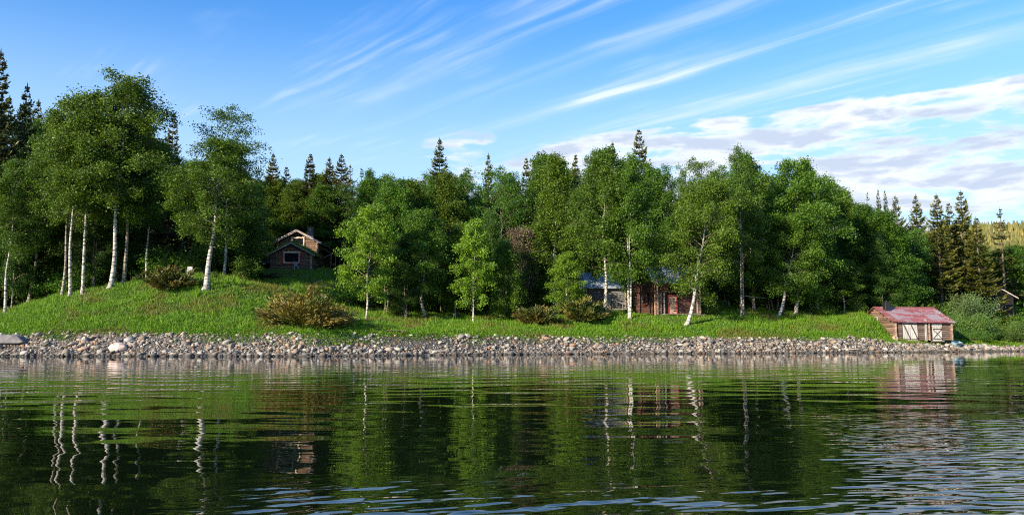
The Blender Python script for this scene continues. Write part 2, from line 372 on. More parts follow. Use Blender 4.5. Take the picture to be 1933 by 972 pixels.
# ------------------------------------------------------------------ terrain
def tan_el(py):
    b = (PH / 2 - py) / F
    return (math.sin(TH) + b * math.cos(TH)) / (math.cos(TH) - b * math.sin(TH))
def zat(py, Y): return CAMH + tan_el(py) * Y
def xat(px, Y): return (px - PW / 2) / 1508.0 * Y
def Yw(px): return np.interp(px, [-1500, 0, 600, 800, 1000, 1400, 1650, 1740, 1933, 2400, 3500], [66, 65, 65, 69, 74, 79, 84.5, 86.5, 95, 118, 150])
COLS = {
 -1500: [(3.5, 632), (15, 600), (50, 540), (120, 500), (400, 490), (900, 470)],
 -300: [(3.5, 632), (15, 600), (50, 540), (120, 500), (400, 490), (900, 470)],
 0: [(3.5, 631), (11, 603), (25, 590), (45, 560), (95, 520), (400, 500), (900, 480)],
 100: [(3.5, 629), (11, 588), (18, 563), (30, 556), (55, 540), (95, 515), (400, 500), (900, 480)],
 200: [(3.5, 628), (10, 585), (17, 547), (25, 541), (45, 535), (95, 510), (400, 500), (900, 480)],
 350: [(3.5, 630), (10, 580), (17, 524), (21, 519), (30, 521), (40, 512), (60, 503), (95, 495), (400, 490), (900, 480)],
 430: [(3.5, 630), (10, 580), (17, 530), (21, 526), (30, 523), (38, 509), (55, 503), (95, 492), (400, 490), (900, 480)],
 500: [(3.5, 630), (10, 592), (17, 548), (25, 537), (32, 524), (38, 508), (55, 502), (95, 492), (400, 490), (900, 480)],
 560: [(3.5, 631), (10, 607), (17, 575), (25, 545), (32, 525), (38, 508), (55, 502), (95, 492), (400, 490), (900, 480)],
 625: [(3.6, 630), (10, 612), (17, 588), (25, 560), (32, 530), (38, 510), (55, 503), (95, 495), (400, 490), (900, 480)],
 700: [(4.0, 627), (10, 612), (14, 603), (24, 585), (34, 570), (54, 545), (95, 510), (400, 500), (900, 480)],
 850: [(4, 632), (11, 614), (15, 604), (26, 590), (41, 577), (60, 555), (95, 520), (400, 500), (900, 480)],
 1000: [(3.5, 635), (9, 617), (14, 604), (21, 592), (36, 577), (90, 525), (400, 500), (900, 480)],
 1150: [(3.5, 636), (8, 613), (10, 599), (15, 589), (21, 584), (34, 573), (85, 530), (400, 510), (900, 480)],
 1250: [(3.5, 637), (7, 613), (9, 597), (15, 590), (23, 580), (80, 530), (400, 510), (900, 480)],
 1400: [(3.5, 638), (7, 612), (11, 598), (20, 582), (80, 530), (400, 510), (900, 480)],
 1550: [(3, 639), (8, 612), (12, 598), (22, 584), (80, 540), (400, 510), (900, 480)],
 1640: [(3, 640), (5, 617), (7, 601), (10, 594), (18, 588), (75, 550), (400, 500), (900, 470)],
 1668: [(3, 643), (4.5, 632), (6, 621), (9, 612), (14, 600), (75, 550), (400, 500), (900, 470)],
 1690: [(2.5, 649), (4.0, 644), (7, 641), (11, 632), (20, 600), (75, 552), (400, 500), (900, 465)],
 1800: [(2.5, 652), (4, 645), (10, 641), (22, 610), (75, 565), (300, 530), (600, 480), (850, 436), (1100, 425)],
 1933: [(3, 655), (7, 648), (16, 625), (35, 592), (100, 550), (300, 530), (600, 480), (850, 432), (1100, 422)],
 2400: [(3, 653), (10, 640), (35, 600), (100, 550), (300, 530), (600, 475), (850, 425), (1100, 420)],
 3500: [(3, 653), (10, 640), (35, 600), (100, 550), (300, 530), (600, 475), (850, 425), (1100, 420)],
}
UC = np.unique(np.concatenate([np.linspace(-1500, -60, 40), np.linspace(-60, 2000, 420), np.linspace(2000, 3500, 40)]))
SD = np.unique(np.concatenate([np.linspace(-8, 50, 175), np.linspace(50, 120, 60), np.linspace(120, 400, 50), np.linspace(400, 3000, 40)]))
keys = sorted(COLS); TAB0 = []
for k in keys:
    yw = float(Yw(k)); ds = [-60, -8, 0] + [c[0] for c in COLS[k]] + [3000]
    zs = [-3, -2.0, 0] + [zat(c[1], yw + c[0]) for c in COLS[k]]; zs.append(zs[-1] + 8)
    TAB0.append(np.interp(SD, ds, zs))
TAB0 = np.array(TAB0)
TAB = np.array([[0.0]])
def build_tab():
    T = np.empty((len(UC), len(SD)))
    for j in range(len(SD)): T[:, j] = np.interp(UC, keys, TAB0[:, j])
    # smooth across and along (inland only)
    for _ in range(6):
        T[1:-1] = (T[:-2] + 2 * T[1:-1] + T[2:]) / 4
    S = T.copy()
    for _ in range(5): S[:, 1:-1] = (S[:, :-2] + 2 * S[:, 1:-1] + S[:, 2:]) / 4
    wgt = np.clip((SD - 3.0) / 2.5, 0, 1)[None]
    return T * (1 - wgt) + S * wgt
TAB = build_tab()
def vnoise(x, y, s, seed=0):
    a = np.sin(x * s + seed) * np.cos(y * s * 1.13 + seed * 1.7) + .5 * np.sin(x * s * 2.3 + y * s * 1.1 + seed * 2.1) + .35 * np.cos(y * s * 3.1 - x * s * 1.9 + seed)
    return a / 1.85
def ground_z(X, Y):
    X = np.asarray(X, float); Y = np.asarray(Y, float)
    px = X / np.maximum(Y, 1) * 1508 + PW / 2; s = Y - Yw(px)
    i = np.clip(np.interp(px, UC, np.arange(len(UC))), 0, len(UC) - 1.001); j = np.clip(np.interp(s, SD, np.arange(len(SD))), 0, len(SD) - 1.001)
    i0 = i.astype(int); j0 = j.astype(int); fi = i - i0; fj = j - j0
    z = (TAB[i0, j0] * (1 - fi) * (1 - fj) + TAB[i0 + 1, j0] * fi * (1 - fj) + TAB[i0, j0 + 1] * (1 - fi) * fj + TAB[i0 + 1, j0 + 1] * fi * fj)
    amp = np.clip((s - 4) / 8, 0, 1) * .16
    return z + amp * vnoise(X, Y, .9) + np.clip((s - 150) / 200, 0, 1) * 2.5 * vnoise(X, Y, .02)
def gz(x, y): return float(ground_z(x, y))
def solveY(px, py, lo=3.6, hi=60):
    """depth at which the ground at this bearing shows at image height py"""
    yw = float(Yw(px)); best = None
    for s in np.arange(lo, hi, .25):
        Y = yw + s; z = gz(xat(px, Y), Y); e = abs(zat(py, Y) - z) / Y
        if best is None or e < best[0] - 1e-5: best = (e, Y)
    return best[1]
gi, gj = len(UC), len(SD)
PXg, Sg = np.meshgrid(UC, SD, indexing='ij'); Yg = Yw(PXg) + Sg; Xg = xat(PXg, Yg)
Zg = ground_z(Xg, Yg)
V = np.stack([Xg.ravel(), Yg.ravel(), Zg.ravel()], 1)
ii, jj = np.meshgrid(np.arange(gi - 1), np.arange(gj - 1), indexing='ij'); a0 = (ii * gj + jj).ravel()
G = link('ground', mesh_np('ground', V, np.stack([a0, a0 + gj, a0 + gj + 1, a0 + 1], 1), M['ground'], smooth=True)); G['kind'] = 'structure'
W = link('water', mesh_np('water', [(-400, -150, 0), (400, -150, 0), (400, 160, 0), (-400, 160, 0)], [(0, 1, 2, 3)], M['water'])); W['kind'] = 'structure'

# ------------------------------------------------------------------ stone bank
px_b = np.linspace(-500, 2500, 700); sb = np.linspace(-1.2, 4.1, 14)
PB, SB = np.meshgrid(px_b, sb, indexing='ij')
def topS(px):     # width of the stony strip
    return np.interp(px, [-500, 0, 650, 850, 1000, 1400, 1645, 1700, 1933, 2500], [3.6, 3.6, 3.5, 3.9, 3.6, 3.6, 3.1, 2.6, 2.9, 3])
SBn = -1.2 + (SB + 1.2) / 5.3 * (topS(PB) + 1.2)
YB = Yw(PB) + SBn; XB = xat(PB, YB); ZB = ground_z(XB, YB) + .05
nb = len(sb); ii, jj = np.meshgrid(np.arange(len(px_b) - 1), np.arange(nb - 1), indexing='ij'); a0 = (ii * nb + jj).ravel()
BANK = link('stone_bank', mesh_np('stone_bank', np.stack([XB.ravel(), YB.ravel(), ZB.ravel()], 1), np.stack([a0, a0 + nb, a0 + nb + 1, a0 + 1], 1), M['gravel'], smooth=True))
BANK['kind'] = 'structure'
def ico():
    bm = bmesh.new(); bmesh.ops.create_icosphere(bm, subdivisions=1, radius=1)
    v = np.array([p.co[:] for p in bm.verts]); f = np.array([[q.index for q in fc.verts] for fc in bm.faces]); bm.free(); return v, f
IV, IF = ico()
bm = bmesh.new(); bmesh.ops.create_icosphere(bm, subdivisions=2, radius=1)
IV2 = np.array([p.co[:] for p in bm.verts]); IF2 = np.array([[q.index for q in fc.verts] for fc in bm.faces]); bm.free()
def rock(v, rng, cuts=7):
    v = v * (1 + rng.normal(0, .05, (len(v), 1)))
    for _ in range(cuts):      # chop with planes: flat faces, sharp arrises
        n = rng.normal(size=3); n /= np.linalg.norm(n); dd = rng.uniform(.55, .85)
        e = np.maximum(v @ n - dd, 0); v = v - e[:, None] * n[None]
    return v
def rotm(rng, n):
    q = rng.normal(size=(n, 4)); q /= np.linalg.norm(q, axis=1)[:, None]; w_, x, y, z = q.T
    return np.stack([1 - 2 * (y * y + z * z), 2 * (x * y - z * w_), 2 * (x * z + y * w_), 2 * (x * y + z * w_), 1 - 2 * (x * x + z * z), 2 * (y * z - x * w_),
                     2 * (x * z - y * w_), 2 * (y * z + x * w_), 1 - 2 * (x * x + y * y)], 1).reshape(n, 3, 3)
def veg_gap(px, s):    # grassy breaks in the stone strip
    g = np.zeros_like(px)
    for c, wd, s0, p in ((110, 45, 2.2, .75), (430, 60, 1.8, .8), (640, 75, 1.5, .85), (905, 25, 1.6, .5), (1150, 40, 1.9, .7), (1245, 30, 2.2, .5), (780, 55, 2.4, .6), (1010, 30, 2, .5), (1520, 40, 2.3, .5)):
        g = np.maximum(g, p * np.exp(-((px - c) / wd) ** 2) * (s > s0))
    return g
ns = 20000
pxs = RNG.uniform(-350, 2350, ns); ss_ = RNG.uniform(-.55, 1.0, ns)
tp = topS(pxs); ss_ = np.where(ss_ < 0, ss_ * 1.2, ss_ * tp)
keep = RNG.random(ns) > veg_gap(pxs, ss_)
keep &= RNG.random(ns) > np.clip((ss_ / tp - .88) * 5, 0, .7)
pxs, ss_ = pxs[keep], ss_[keep]; ns = len(pxs)
rad = np.clip(RNG.lognormal(math.log(.108), .52, ns), .045, .48)
rad *= np.where((pxs > 720) & (pxs < 850) & (ss_ > 1.3), .6, 1)       # fine scree below the plank
Ys = Yw(pxs) + ss_; Xs = xat(pxs, Ys); Zs = ground_z(Xs, Ys) + rad * .25 + RNG.uniform(0, .06, ns)
ROT = rotm(RNG, ns); SCL = rad[:, None] * RNG.uniform([.85, .65, .4], [1.45, 1.1, .8], (ns, 3))
inview = (pxs > 5) & (pxs < 1928) & (ss_ > -.1)
order = np.argsort(-rad * inview)
big = order[:290]; rest = order[290:]
shapes = [rock(IV2 * RNG.uniform(.85, 1.15, (42, 1)), RNG, 16) for _ in range(14)]
low = np.array([rock(IV * RNG.uniform(.8, 1.2, (12, 1)), RNG, 6) for _ in range(24)])
pick = RNG.integers(0, 24, len(rest))
vv = low[pick] * SCL[rest][:, None, :]; vv = np.einsum('nij,nkj->nki', ROT[rest], vv); vv[:, :, 2] *= .8
vv += np.stack([Xs, Ys, Zs], 1)[rest][:, None, :]
ff = IF[None] + (np.arange(len(rest)) * len(IV))[:, None, None]
rb = link('rubble', mesh_np('rubble', vv.reshape(-1, 3), ff.reshape(-1, 3), M['rubble'], np.repeat(RNG.random(len(rest)), len(IF))), BANK); rb['kind'] = 'stuff'
stone_me = [mesh_np('stone', s_, IF2, M['stone']) for s_ in shapes]
for k in big:
    o = link('stone', stone_me[k % 14], BANK, (Xs[k], Ys[k], Zs[k]))
    o.scale = tuple(SCL[k]); o.rotation_euler = (random.uniform(-.5, .5), random.uniform(-.5, .5), random.uniform(0, 6.28))

# ------------------------------------------------------------------ leaf clouds
def leaves(C, size, rng, up=.35, aspect=.62, tint=None):
    """rhombic leaf faces centred at C"""
    n = len(C); nrm = rng.normal(size=(n, 3)); nrm[:, 2] += up; nrm /= np.linalg.norm(nrm, axis=1)[:, None]
    t = rng.normal(size=(n, 3)); t -= (t * nrm).sum(1)[:, None] * nrm; t /= np.linalg.norm(t, axis=1)[:, None]
    b = np.cross(nrm, t); s = (size * rng.uniform(.7, 1.3, n))[:, None]
    V = np.stack([C - t * s * .5, C + b * s * .5 * aspect, C + t * s * .5, C - b * s * .5 * aspect], 1)
    return V.reshape(-1, 3), np.arange(4 * n).reshape(n, 4)
def strips(A, D, wd, rng):
    """narrow pointed sprays starting at A, vector D"""
    n = len(A); s = np.cross(D, rng.normal(size=(n, 3))); s /= np.linalg.norm(s, axis=1)[:, None]; s *= (wd * rng.uniform(.7, 1.3, n))[:, None] * .5
    mid = A + D * .45
    V = np.stack([A, mid + s, A + D, mid - s], 1); return V.reshape(-1, 3), np.arange(4 * n).reshape(n, 4)

def extent(V): return float(np.percentile(V[:, 2], 99.9)), float(np.percentile(np.hypot(V[:, 0] - np.median(V[:, 0]), V[:, 1]), 93))
def birch(seed, H, cb, rad_, nl=46, nleaf=24000, leaf=.15, prof=(.5, .75), lean=(0, 0), stems=1, droop=.5, bend=.25, clump=.34, r0=None, bushy=6, tips=0.0, kink=0):
    rng = np.random.default_rng(seed); trs = []; br = MB(); centres = []
    nleaf = int(nleaf * 1.5); leaf *= 1.1; r0 = (r0 or .0095 * H) * (.8 if stems > 1 else 1)
    pk = prof[0] / (prof[0] + prof[1]); pmax = pk ** prof[0] * (1 - pk) ** prof[1]
    for st in range(stems):
        a = rng.uniform(0, 6.28) if stems > 1 else 0
        sx, sy = (.28 * math.cos(a) + (st - (stems - 1) / 2) * .35, .25 * math.sin(a)) if stems > 1 else (0, 0)
        lx, ly = lean[0] + (sx * 2.2 if stems > 1 else 0), lean[1] + (sy * 2 if stems > 1 else 0)
        Hs = H * (1 - .08 * st); ph = rng.uniform(0, 6.28, 4)
        def tp_(t):
            k_ = kink * math.exp(-((t - .06) / .035) ** 2)
            return np.array([sx + lx * (max(t, 0) ** .8) + bend * math.sin(t * 5 + ph[0]) * t + .08 * math.sin(t * 14 + ph[1]) + k_ - .08 * math.sin(ph[1]), sy + ly * t + bend * math.sin(t * 4 + ph[2]) * t, t * Hs])
        ts = np.concatenate([[-.02, 0, .015], np.linspace(.04, 1, 18)]); tr = MB(); trs.append(tr)
        tr.tube([tp_(t) for t in ts], [r0 * (1.6 if t <= 0 else 1.25 if t < .03 else 1) * (1 - max(t, 0)) ** 1.35 + .010 for t in ts], 8)
        for i in range(nl // stems):
            u = (i + rng.random()) / (nl // stems); u = u ** .9; t = cb + (1 - cb) * u * .985
            P0 = tp_(t); L = rad_ * (max(u, .02) ** prof[0] * (1 - u) ** prof[1] / pmax) * rng.uniform(.62, 1.15) + .25
            az_ = i * 2.399 + rng.normal(0, .35); e0 = R(rng.uniform(25, 55)) * (1 - .3 * (1 - u)) + u * .25
            dirn = np.array([math.cos(az_), math.sin(az_), 0]); pts = [P0]; p = P0.copy(); n = 6
            for k in range(n):
                e = e0 - (k / n) ** 1.3 * (e0 + droop * .6 * (1 - u))
                dirn = dirn + rng.normal(0, .10, 3) * np.array([1, 1, 0]); dirn /= np.linalg.norm(dirn)
                p = p + (dirn * math.cos(e) + np.array([0, 0, math.sin(e)])) * L / n; pts.append(p.copy())
            rb_ = max(.011, r0 * .34 * (1 - t) + .008) * min(1.2, .5 + L / rad_)
            br.tube(pts, [rb_ * (1 - k / n * .8) for k in range(n + 1)], 4, cap=False)
            pts = np.array(pts)
            for j in range(int(bushy * (.6 + L / rad_))):
                f = rng.uniform(.22, 1) ** .8 * n; k = min(int(f), n - 1); q = pts[k] + (pts[k + 1] - pts[k]) * (f - k)
                sl_ = L * rng.uniform(.18, .42) * (1.15 - .4 * f / n) + .25; a2 = az_ + rng.normal(0, .9); e2 = rng.uniform(-.1, .7)
                sub = [q]
                for k2 in range(3):
                    e3 = e2 - (k2 + 1) / 3 * (e2 + droop)
                    sub.append(sub[-1] + np.array([math.cos(a2) * math.cos(e3), math.sin(a2) * math.cos(e3), math.sin(e3)]) * sl_ / 3)
                if j % 2 == 0: br.tube([sub[0], sub[2]], [rb_ * .35, .006], 3, cap=False)
                for g in (1, 2, 3): centres.append((sub[g], .8 if g < 3 else 1.1))
        for k in range(4): centres.append((tp_(1) + rng.normal(0, .15, 3) - np.array([0, 0, k * .25]), .6))
    Cc = np.array([c for c, _ in centres]); wt = np.array([x for _, x in centres]); wt = wt * rng.uniform(.1, 1.0, len(wt)) ** 1.3; wt /= wt.sum()
    idx = rng.choice(len(Cc), nleaf, p=wt); off = rng.normal(0, clump * .72, (nleaf, 3)) * np.array([1, 1, .6])
    off[:, 2] -= rng.random(nleaf) ** 1.4 * (.35 + .75 * droop) * (.4 + wt[idx] / wt.max())
    Pn = Cc[idx] + off; Pn[:, 2] = np.maximum(Pn[:, 2], .12)
    V, Fq = leaves(Pn, leaf, rng)
    ct = rng.random(len(Cc)); tint = np.clip(.6 * ct[idx] + .5 * rng.random(nleaf) - .05, 0, 1)
    H, rad_ = extent(V)
    return dict(H=H, R=rad_, trunk=[tr.mesh('trunk', M['birch_bark'], smooth=True) for tr in trs], limbs=br.mesh('branches', M['twig']), crown=mesh_np('crown', V, Fq, M['birch_leaf'], tint))

def spruce(seed, H, rad_, cb=.04, ragged=.2, dens=1.0, thin=1.0, wh=2.8, jag=0.0):
    rng = np.random.default_rng(seed); tr = MB(); br = MB(); A = []; D = []; T = []
    ts = np.linspace(-.01, 1, 10); tr.tube([(0, 0, t * H) for t in ts], [.011 * H * (1 - t * .97) + .01 for t in ts], 7)
    nw = int(H * wh)
    for i in range(nw):
        u = (i + rng.random() * .5) / nw; t = cb + (1 - cb) * u; z0 = t * H
        Lm = rad_ * ((1 - u) ** .86) * (1 - .35 * math.exp(-((u) / .06) ** 2)) + .04
        if rng.random() < jag: continue
        nbh = 7
        for b_ in range(nbh):
            if rng.random() < ragged * .45: continue
            L = Lm * rng.uniform(1 - ragged, 1 + ragged * .6); az_ = rng.uniform(0, 6.28); dirn = np.array([math.cos(az_), math.sin(az_), 0])
            e0 = -.32 + .95 * u ** 1.5 + rng.normal(0, .08); side = np.array([-dirn[1], dirn[0], 0])
            n = max(3, int(L / .24)); pts = []
            for k in range(n + 1):
                f = k / n; pts.append(np.array([0, 0, z0]) + dirn * L * f + np.array([0, 0, L * (math.tan(e0) * f * .9 - .16 * math.sin(f * 3.1) + .20 * f * f * f)]))
            if b_ % 2 == 0: br.tube([pts[0], pts[n // 2], pts[n]], [.03 + .004 * L, .02, .006], 3, cap=False)
            m = max(9, int(L / .26 * 9.5 * dens))
            f = rng.uniform(.12, 1.0, m) ** .85; ix = np.minimum((f * n).astype(int), n - 1); P_ = np.array(pts)
            q = P_[ix] + (P_[ix + 1] - P_[ix]) * (f * n - ix)[:, None]
            sgn = rng.choice([-1, 1], m)[:, None]
            ln = (.20 + .26 * L * (1.1 - f) * .7 + .12 * rng.random(m))[:, None] * thin * min(1, .38 + (1 - u) * 4.5)
            dd = side[None] * sgn * rng.uniform(.35, 1, (m, 1)) + dirn[None] * rng.uniform(.4, 1, (m, 1)) + np.array([0, 0, -1])[None] * rng.uniform(-.05, .55, (m, 1))
            dd /= np.linalg.norm(dd, axis=1)[:, None]
            A.append(q); D.append(dd * ln); T.append(np.clip(.15 + .6 * f ** 2 + rng.normal(0, .2, m), 0, 1))  # tint rises outward: sunlit branch tips put into the needle colour
            A.append(P_[-1:]); D.append((P_[-1] - P_[-2])[None] * 1.2); T.append([.9])
    A.append(np.array([[0, 0, H * .97]] * 3)); D.append(np.array([[0, 0, H * .045], [.05, 0, .3], [-.05, .03, .3]])); T.append([.8] * 3)
    A = np.concatenate(A); D = np.concatenate(D); T = np.concatenate(T)
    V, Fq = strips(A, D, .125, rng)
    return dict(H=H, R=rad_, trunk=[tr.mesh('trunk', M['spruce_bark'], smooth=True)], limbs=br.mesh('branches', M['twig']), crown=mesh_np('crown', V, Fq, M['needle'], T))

def bush(seed, H, rad_, n, leaf, m_, sprig=False, flat=.75, nst=14):
    rng = np.random.default_rng(seed); st = MB(); C = []; A = []; D = []; lob = rng.uniform(0, 6.28, 2)
    nb_ = 46
    for i in range(nb_):
        a = i * 2.399 + rng.normal(0, .3); e = rng.uniform(.25, 1.45); L = (rad_ * math.cos(e) + H * math.sin(e)) * rng.uniform(.65, 1.1) / (abs(math.cos(e)) * .35 + .72)
        d0 = np.array([math.cos(a) * math.cos(e) * rad_, math.sin(a) * math.cos(e) * rad_, math.sin(e) * H]); d0 *= L / np.linalg.norm(d0) / max(1, L / max(rad_, H))
        d0 = d0 * (1 + .30 * math.sin(3 * a + lob[0]) * math.cos(e) + .16 * math.sin(5 * a + lob[1]))
        if i < nst: st.tube([(0, 0, -.1), tuple(d0 * .5), tuple(d0 * .9)], [.035, .02, .01], 4, cap=False)
        for k in range(int(n / nb_)):
            f = rng.uniform(.25, 1) ** .7; p = d0 * f + rng.normal(0, .13 * rad_ * (.6 if sprig else 1), 3) * np.array([1, 1, .6]); p[2] = max(p[2], .03)
            C.append(p)
            if sprig:
                dd = d0 / np.linalg.norm(d0) + rng.normal(0, .35, 3) + np.array([0, 0, .15]); A.append(p); D.append(dd / np.linalg.norm(dd) * rng.uniform(.18, .42))
    C = np.array(C)
    if sprig: V, Fq = strips(np.array(A), np.array(D), .10, rng)
    else: V, Fq = leaves(C, leaf, rng)
    ph = rng.uniform(0, 6, 3); pat = .5 + .5 * np.sin(C[:, 0] * 4.4 / rad_ + ph[0]) * np.cos(C[:, 2] * 4 / H + C[:, 0] * 2 / rad_ + ph[1])
    tint = np.clip(.75 * pat + .4 * rng.random(len(C)) - .05, 0, 1)
    H, rad_ = extent(V)
    return dict(H=H, R=rad_, trunk=[st.mesh('stems', M['twig'])], limbs=None, crown=mesh_np('foliage', V, Fq, m_, tint))

P = {
 'big1': birch(1, 18, .36, 3.9, 50, 23000, .155, (.42, .55), droop=.75, lean=(.6, 0)),
 'big2': birch(2, 18, .33, 3.6, 50, 24000, .155, (.40, .60), droop=.85, lean=(1.2, 0), r0=.24),
 'tall1': birch(3, 16, .10, 2.3, 58, 24000, .15, (.25, .75), droop=.7),
 'tall2': birch(4, 16, .13, 2.6, 56, 25000, .15, (.25, .7), droop=.55, stems=2),
 'tall3': birch(5, 16, .12, 2.1, 54, 22000, .15, (.3, .85), droop=.8, lean=(-.5, .2)),
 'high1': birch(16, 17, .40, 2.9, 48, 17000, .15, (.35, .6), droop=.5, r0=.135), 'high2': birch(17, 17, .36, 2.7, 48, 20000, .14, (.3, .65), droop=.4, lean=(-.6, .3), r0=.14),
 'mid1': birch(18, 16, .24, 2.6, 54, 24000, .15, (.28, .65), droop=.75, r0=.15), 'mid2': birch(19, 16, .22, 2.7, 56, 24000, .15, (.28, .65), droop=.7, stems=2, r0=.15),
 'clump': birch(6, 16, .24, 2.7, 54, 24000, .15, (.4, .6), stems=3, droop=.6),
 'young1': birch(7, 11, .17, 2.9, 44, 17000, .155, (.45, .85), droop=.25, r0=.105, bushy=5, clump=.3, lean=(.25, 0)),
 'young2': birch(8, 10, .13, 1.7, 40, 11000, .15, (.4, .85), droop=.35, r0=.085, bushy=5, clump=.26),
 'weep': birch(9, 8, .06, 1.7, 46, 16000, .13, (.3, .6), droop=1.5, r0=.08, clump=.24),
 'round1': birch(10, 15, .10, 4.1, 66, 36000, .155, (.35, .48), droop=.55, stems=2, bushy=7, lean=(.3, 0)),
 'fork': birch(12, 13, .20, 3.6, 56, 22000, .15, (.35, .55), droop=.5, lean=(1.6, 0), stems=1, r0=.2, clump=.36),
 'sparse': birch(13, 15, .30, 3.1, 44, 7000, .14, (.5, .5), droop=.1, clump=.30, r0=.13),
 'crook': birch(14, 12, .24, 2.3, 44, 14000, .145, (.4, .7), droop=.5, r0=.15, kink=.35),
 'bare': birch(15, 8, .3, 1.5, 60, 5200, .10, (.4, .5), droop=.2, clump=.3, r0=.09, bushy=9),
 'sp1': spruce(21, 18, 2.6), 'sp2': spruce(22, 20, 2.3, ragged=.35), 'sp3': spruce(23, 18, 3.0, ragged=.42, jag=.1),
 'sp4': spruce(24, 15, 1.8, ragged=.22), 'spthin': spruce(25, 16, 2.0, cb=.2, ragged=.7, dens=.55, jag=.25, wh=2.2), 'spbare': spruce(26, 18, 2.7, cb=.12, ragged=.4, dens=.8, jag=.12),
 'jun1': bush(31, 2.2, 3.3, 12000, .1, M['juniper'], True), 'jun2': bush(32, 1.9, 1.9, 5600, .1, M['juniper'], True),
 'wil1': bush(33, 3.4, 2.6, 8500, .15, M['willow_leaf']), 'wil2': bush(34, 3.0, 3.2, 8500, .15, M['willow_leaf']),
 'shr1': bush(35, 2.2, 1.7, 3200, .15, M['birch_leaf']), 'shr2': bush(36, 1.6, 1.9, 2800, .15, M['birch_leaf']),
}
P['bare']['crown'].materials[0] = M['brown_leaf']
def plant(kind, px, py=None, top=None, wpx=None, label='', Y=None, name='birch_tree', cat='birch tree', group=None, col=(1, 1, 1), rz=None, tw=0, bark=(1, 1, 1), s=None, tilt=0, fix=False):
    p = P[kind]
    free = Y is not None and py is None and top is not None
    if Y is None: Y = solveY(px, py)
    X = xat(px, Y)
    if free: X = (px - PW / 2) / F * Y / (math.cos(TH) - (PH / 2 - top) / F * math.sin(TH))      # bearing taken at the tree's top
    z = gz(X, Y)
    if s is None:
        Hh = max(.5, zat(top, Y) - z); sz = Hh / p['H']
        sx = (wpx / 1508 * Y / 2) / p['R'] if wpx else sz
    else: sz, sx = s, s * random.uniform(.85, 1.2)
    o = thing(name, label, cat, (X, Y, z - .03), 0 if fix else (rz if rz is not None else random.uniform(0, 6.28)), group)
    if tilt: o.rotation_euler[1] = tilt
    o.scale = (sx, sx, sz)
    for tm in p['trunk']: a = link('trunk' if p['limbs'] else 'stems', tm, o); a.color = tuple(bark) + (1,)
    if p['limbs']: link('branches', p['limbs'], o, kind='stuff')
    c = link('crown' if p['limbs'] else 'foliage', p['crown'], o); c.color = tuple(col) + (1,)
    return o
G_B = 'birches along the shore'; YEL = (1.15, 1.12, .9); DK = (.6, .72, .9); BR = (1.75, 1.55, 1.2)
# left wood edge
plant('high2', 6, 592, 300, 110, 'white trunked birch cut by the left edge of the photo above the bank', col=(.85, .85, .9), group=G_B, fix=True, tilt=.05)
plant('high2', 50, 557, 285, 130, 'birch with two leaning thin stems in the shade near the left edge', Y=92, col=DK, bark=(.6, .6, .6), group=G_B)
plant('high1', 112, 559, 215, 130, 'grey barked birch, leftmost of the three close trunks on the mound', col=(.85, .9, 1), bark=(.62, .6, .58), group=G_B)
plant('high2', 128, 560, 190, 125, 'white birch, middle one of the three close trunks on the mound', group=G_B)
plant('high1', 151, 555, 176, 140, 'bending white birch, right one of the three close trunks on the mound', group=G_B, rz=2.0)
plant('big1', 203, 545, 150, 200, 'largest white trunked birch on the left mound with the tallest wide crown', group=G_B, col=(1, 1, 1), fix=True, tilt=-.01)
plant('high2', 228, 531, 235, 150, 'slim grey birch just right of the largest birch on the mound', group=G_B, col=(.8, .85, .95), bark=(.6, .55, .5), Y=86)
plant('high1', 272, 530, 262, 112, 'birch behind the juniper bush, filling right of the big crown', Y=90, group=G_B, col=(.85, .9, 1))
plant('big2', 384, 548, 262, 170, 'leaning white birch alone on the crest with a drooping crown and low side limb', group=G_B, fix=True, tilt=.0)
plant('sparse', 418, 548, 205, 135, 'thin airy birch top rising above the leaning birch on the crest', Y=90, group=G_B, col=(.75, .9, 1.1))
plant('tall3', 446, 525, 315, 100, 'birch with foliage hanging down left of the turf cabin', Y=93, group=G_B, col=(.85, .95, 1))
plant('weep', 458, 525, 385, 64, 'low drooping birch next to the dark car', Y=93, group=G_B, col=(.8, .95, 1))
# middle
plant('young1', 690, 604, 385, 108, 'bright young birch with a white stem right of the big juniper', group=G_B, col=BR, fix=True)
plant('crook', 797, 600, 392, 105, 'birch with a crooked grey swollen stem near the brown plank', group=G_B, col=(.9, .92, .9), bark=(.75, .72, .68), fix=True)
plant('tall3', 858, 600, 420, 75, 'slender pale birch just left of the bright narrow young birch', group=G_B, col=(1, 1.02, .95))
plant('young2', 893, 608, 412, 74, 'bright narrow young birch with a straight white stem in mid shore', group=G_B, col=BR)
plant('weep', 955, 604, 455, 66, 'small weeping birch with foliage down to the grass', group=G_B, col=(1.05, 1.05, 1))
plant('bare', 985, 592, 425, 80, 'withered brown tree with bare pale limbs behind the weeping birch', Y=91, name='withered_tree', cat='dead tree', bark=(.7, .62, .55))
plant('tall1', 1047, 582, 290, 108, 'tall narrow birch above the bright green sapling', group=G_B, Y=92, col=YEL)
plant('young2', 1070, 590, 474, 66, 'bright green leafy sapling left of the grey cabin', group=G_B, Y=86, col=(1.6, 1.5, 1.1))
plant('mid1', 1143, 586, 280, 122, 'birch with a thick white trunk in front of the grey cabin', group=G_B, Y=86.5, col=(.95, .98, .95), fix=True)
plant('mid2', 1188, 586, 300, 120, 'birch with twin pale trunks between the two cabins', group=G_B, Y=86.0, col=(.95, .98, .95))
plant('fork', 1297, 596, 335, 132, 'birch with a forked leaning trunk in front of the plank door', group=G_B, Y=84.6, col=YEL, fix=True, tilt=.10)
plant('clump', 1401, 597, 286, 108, 'clump of three slim trunks right of the red cabin', group=G_B, col=(.85, .95, 1), bark=(.75, .7, .65))
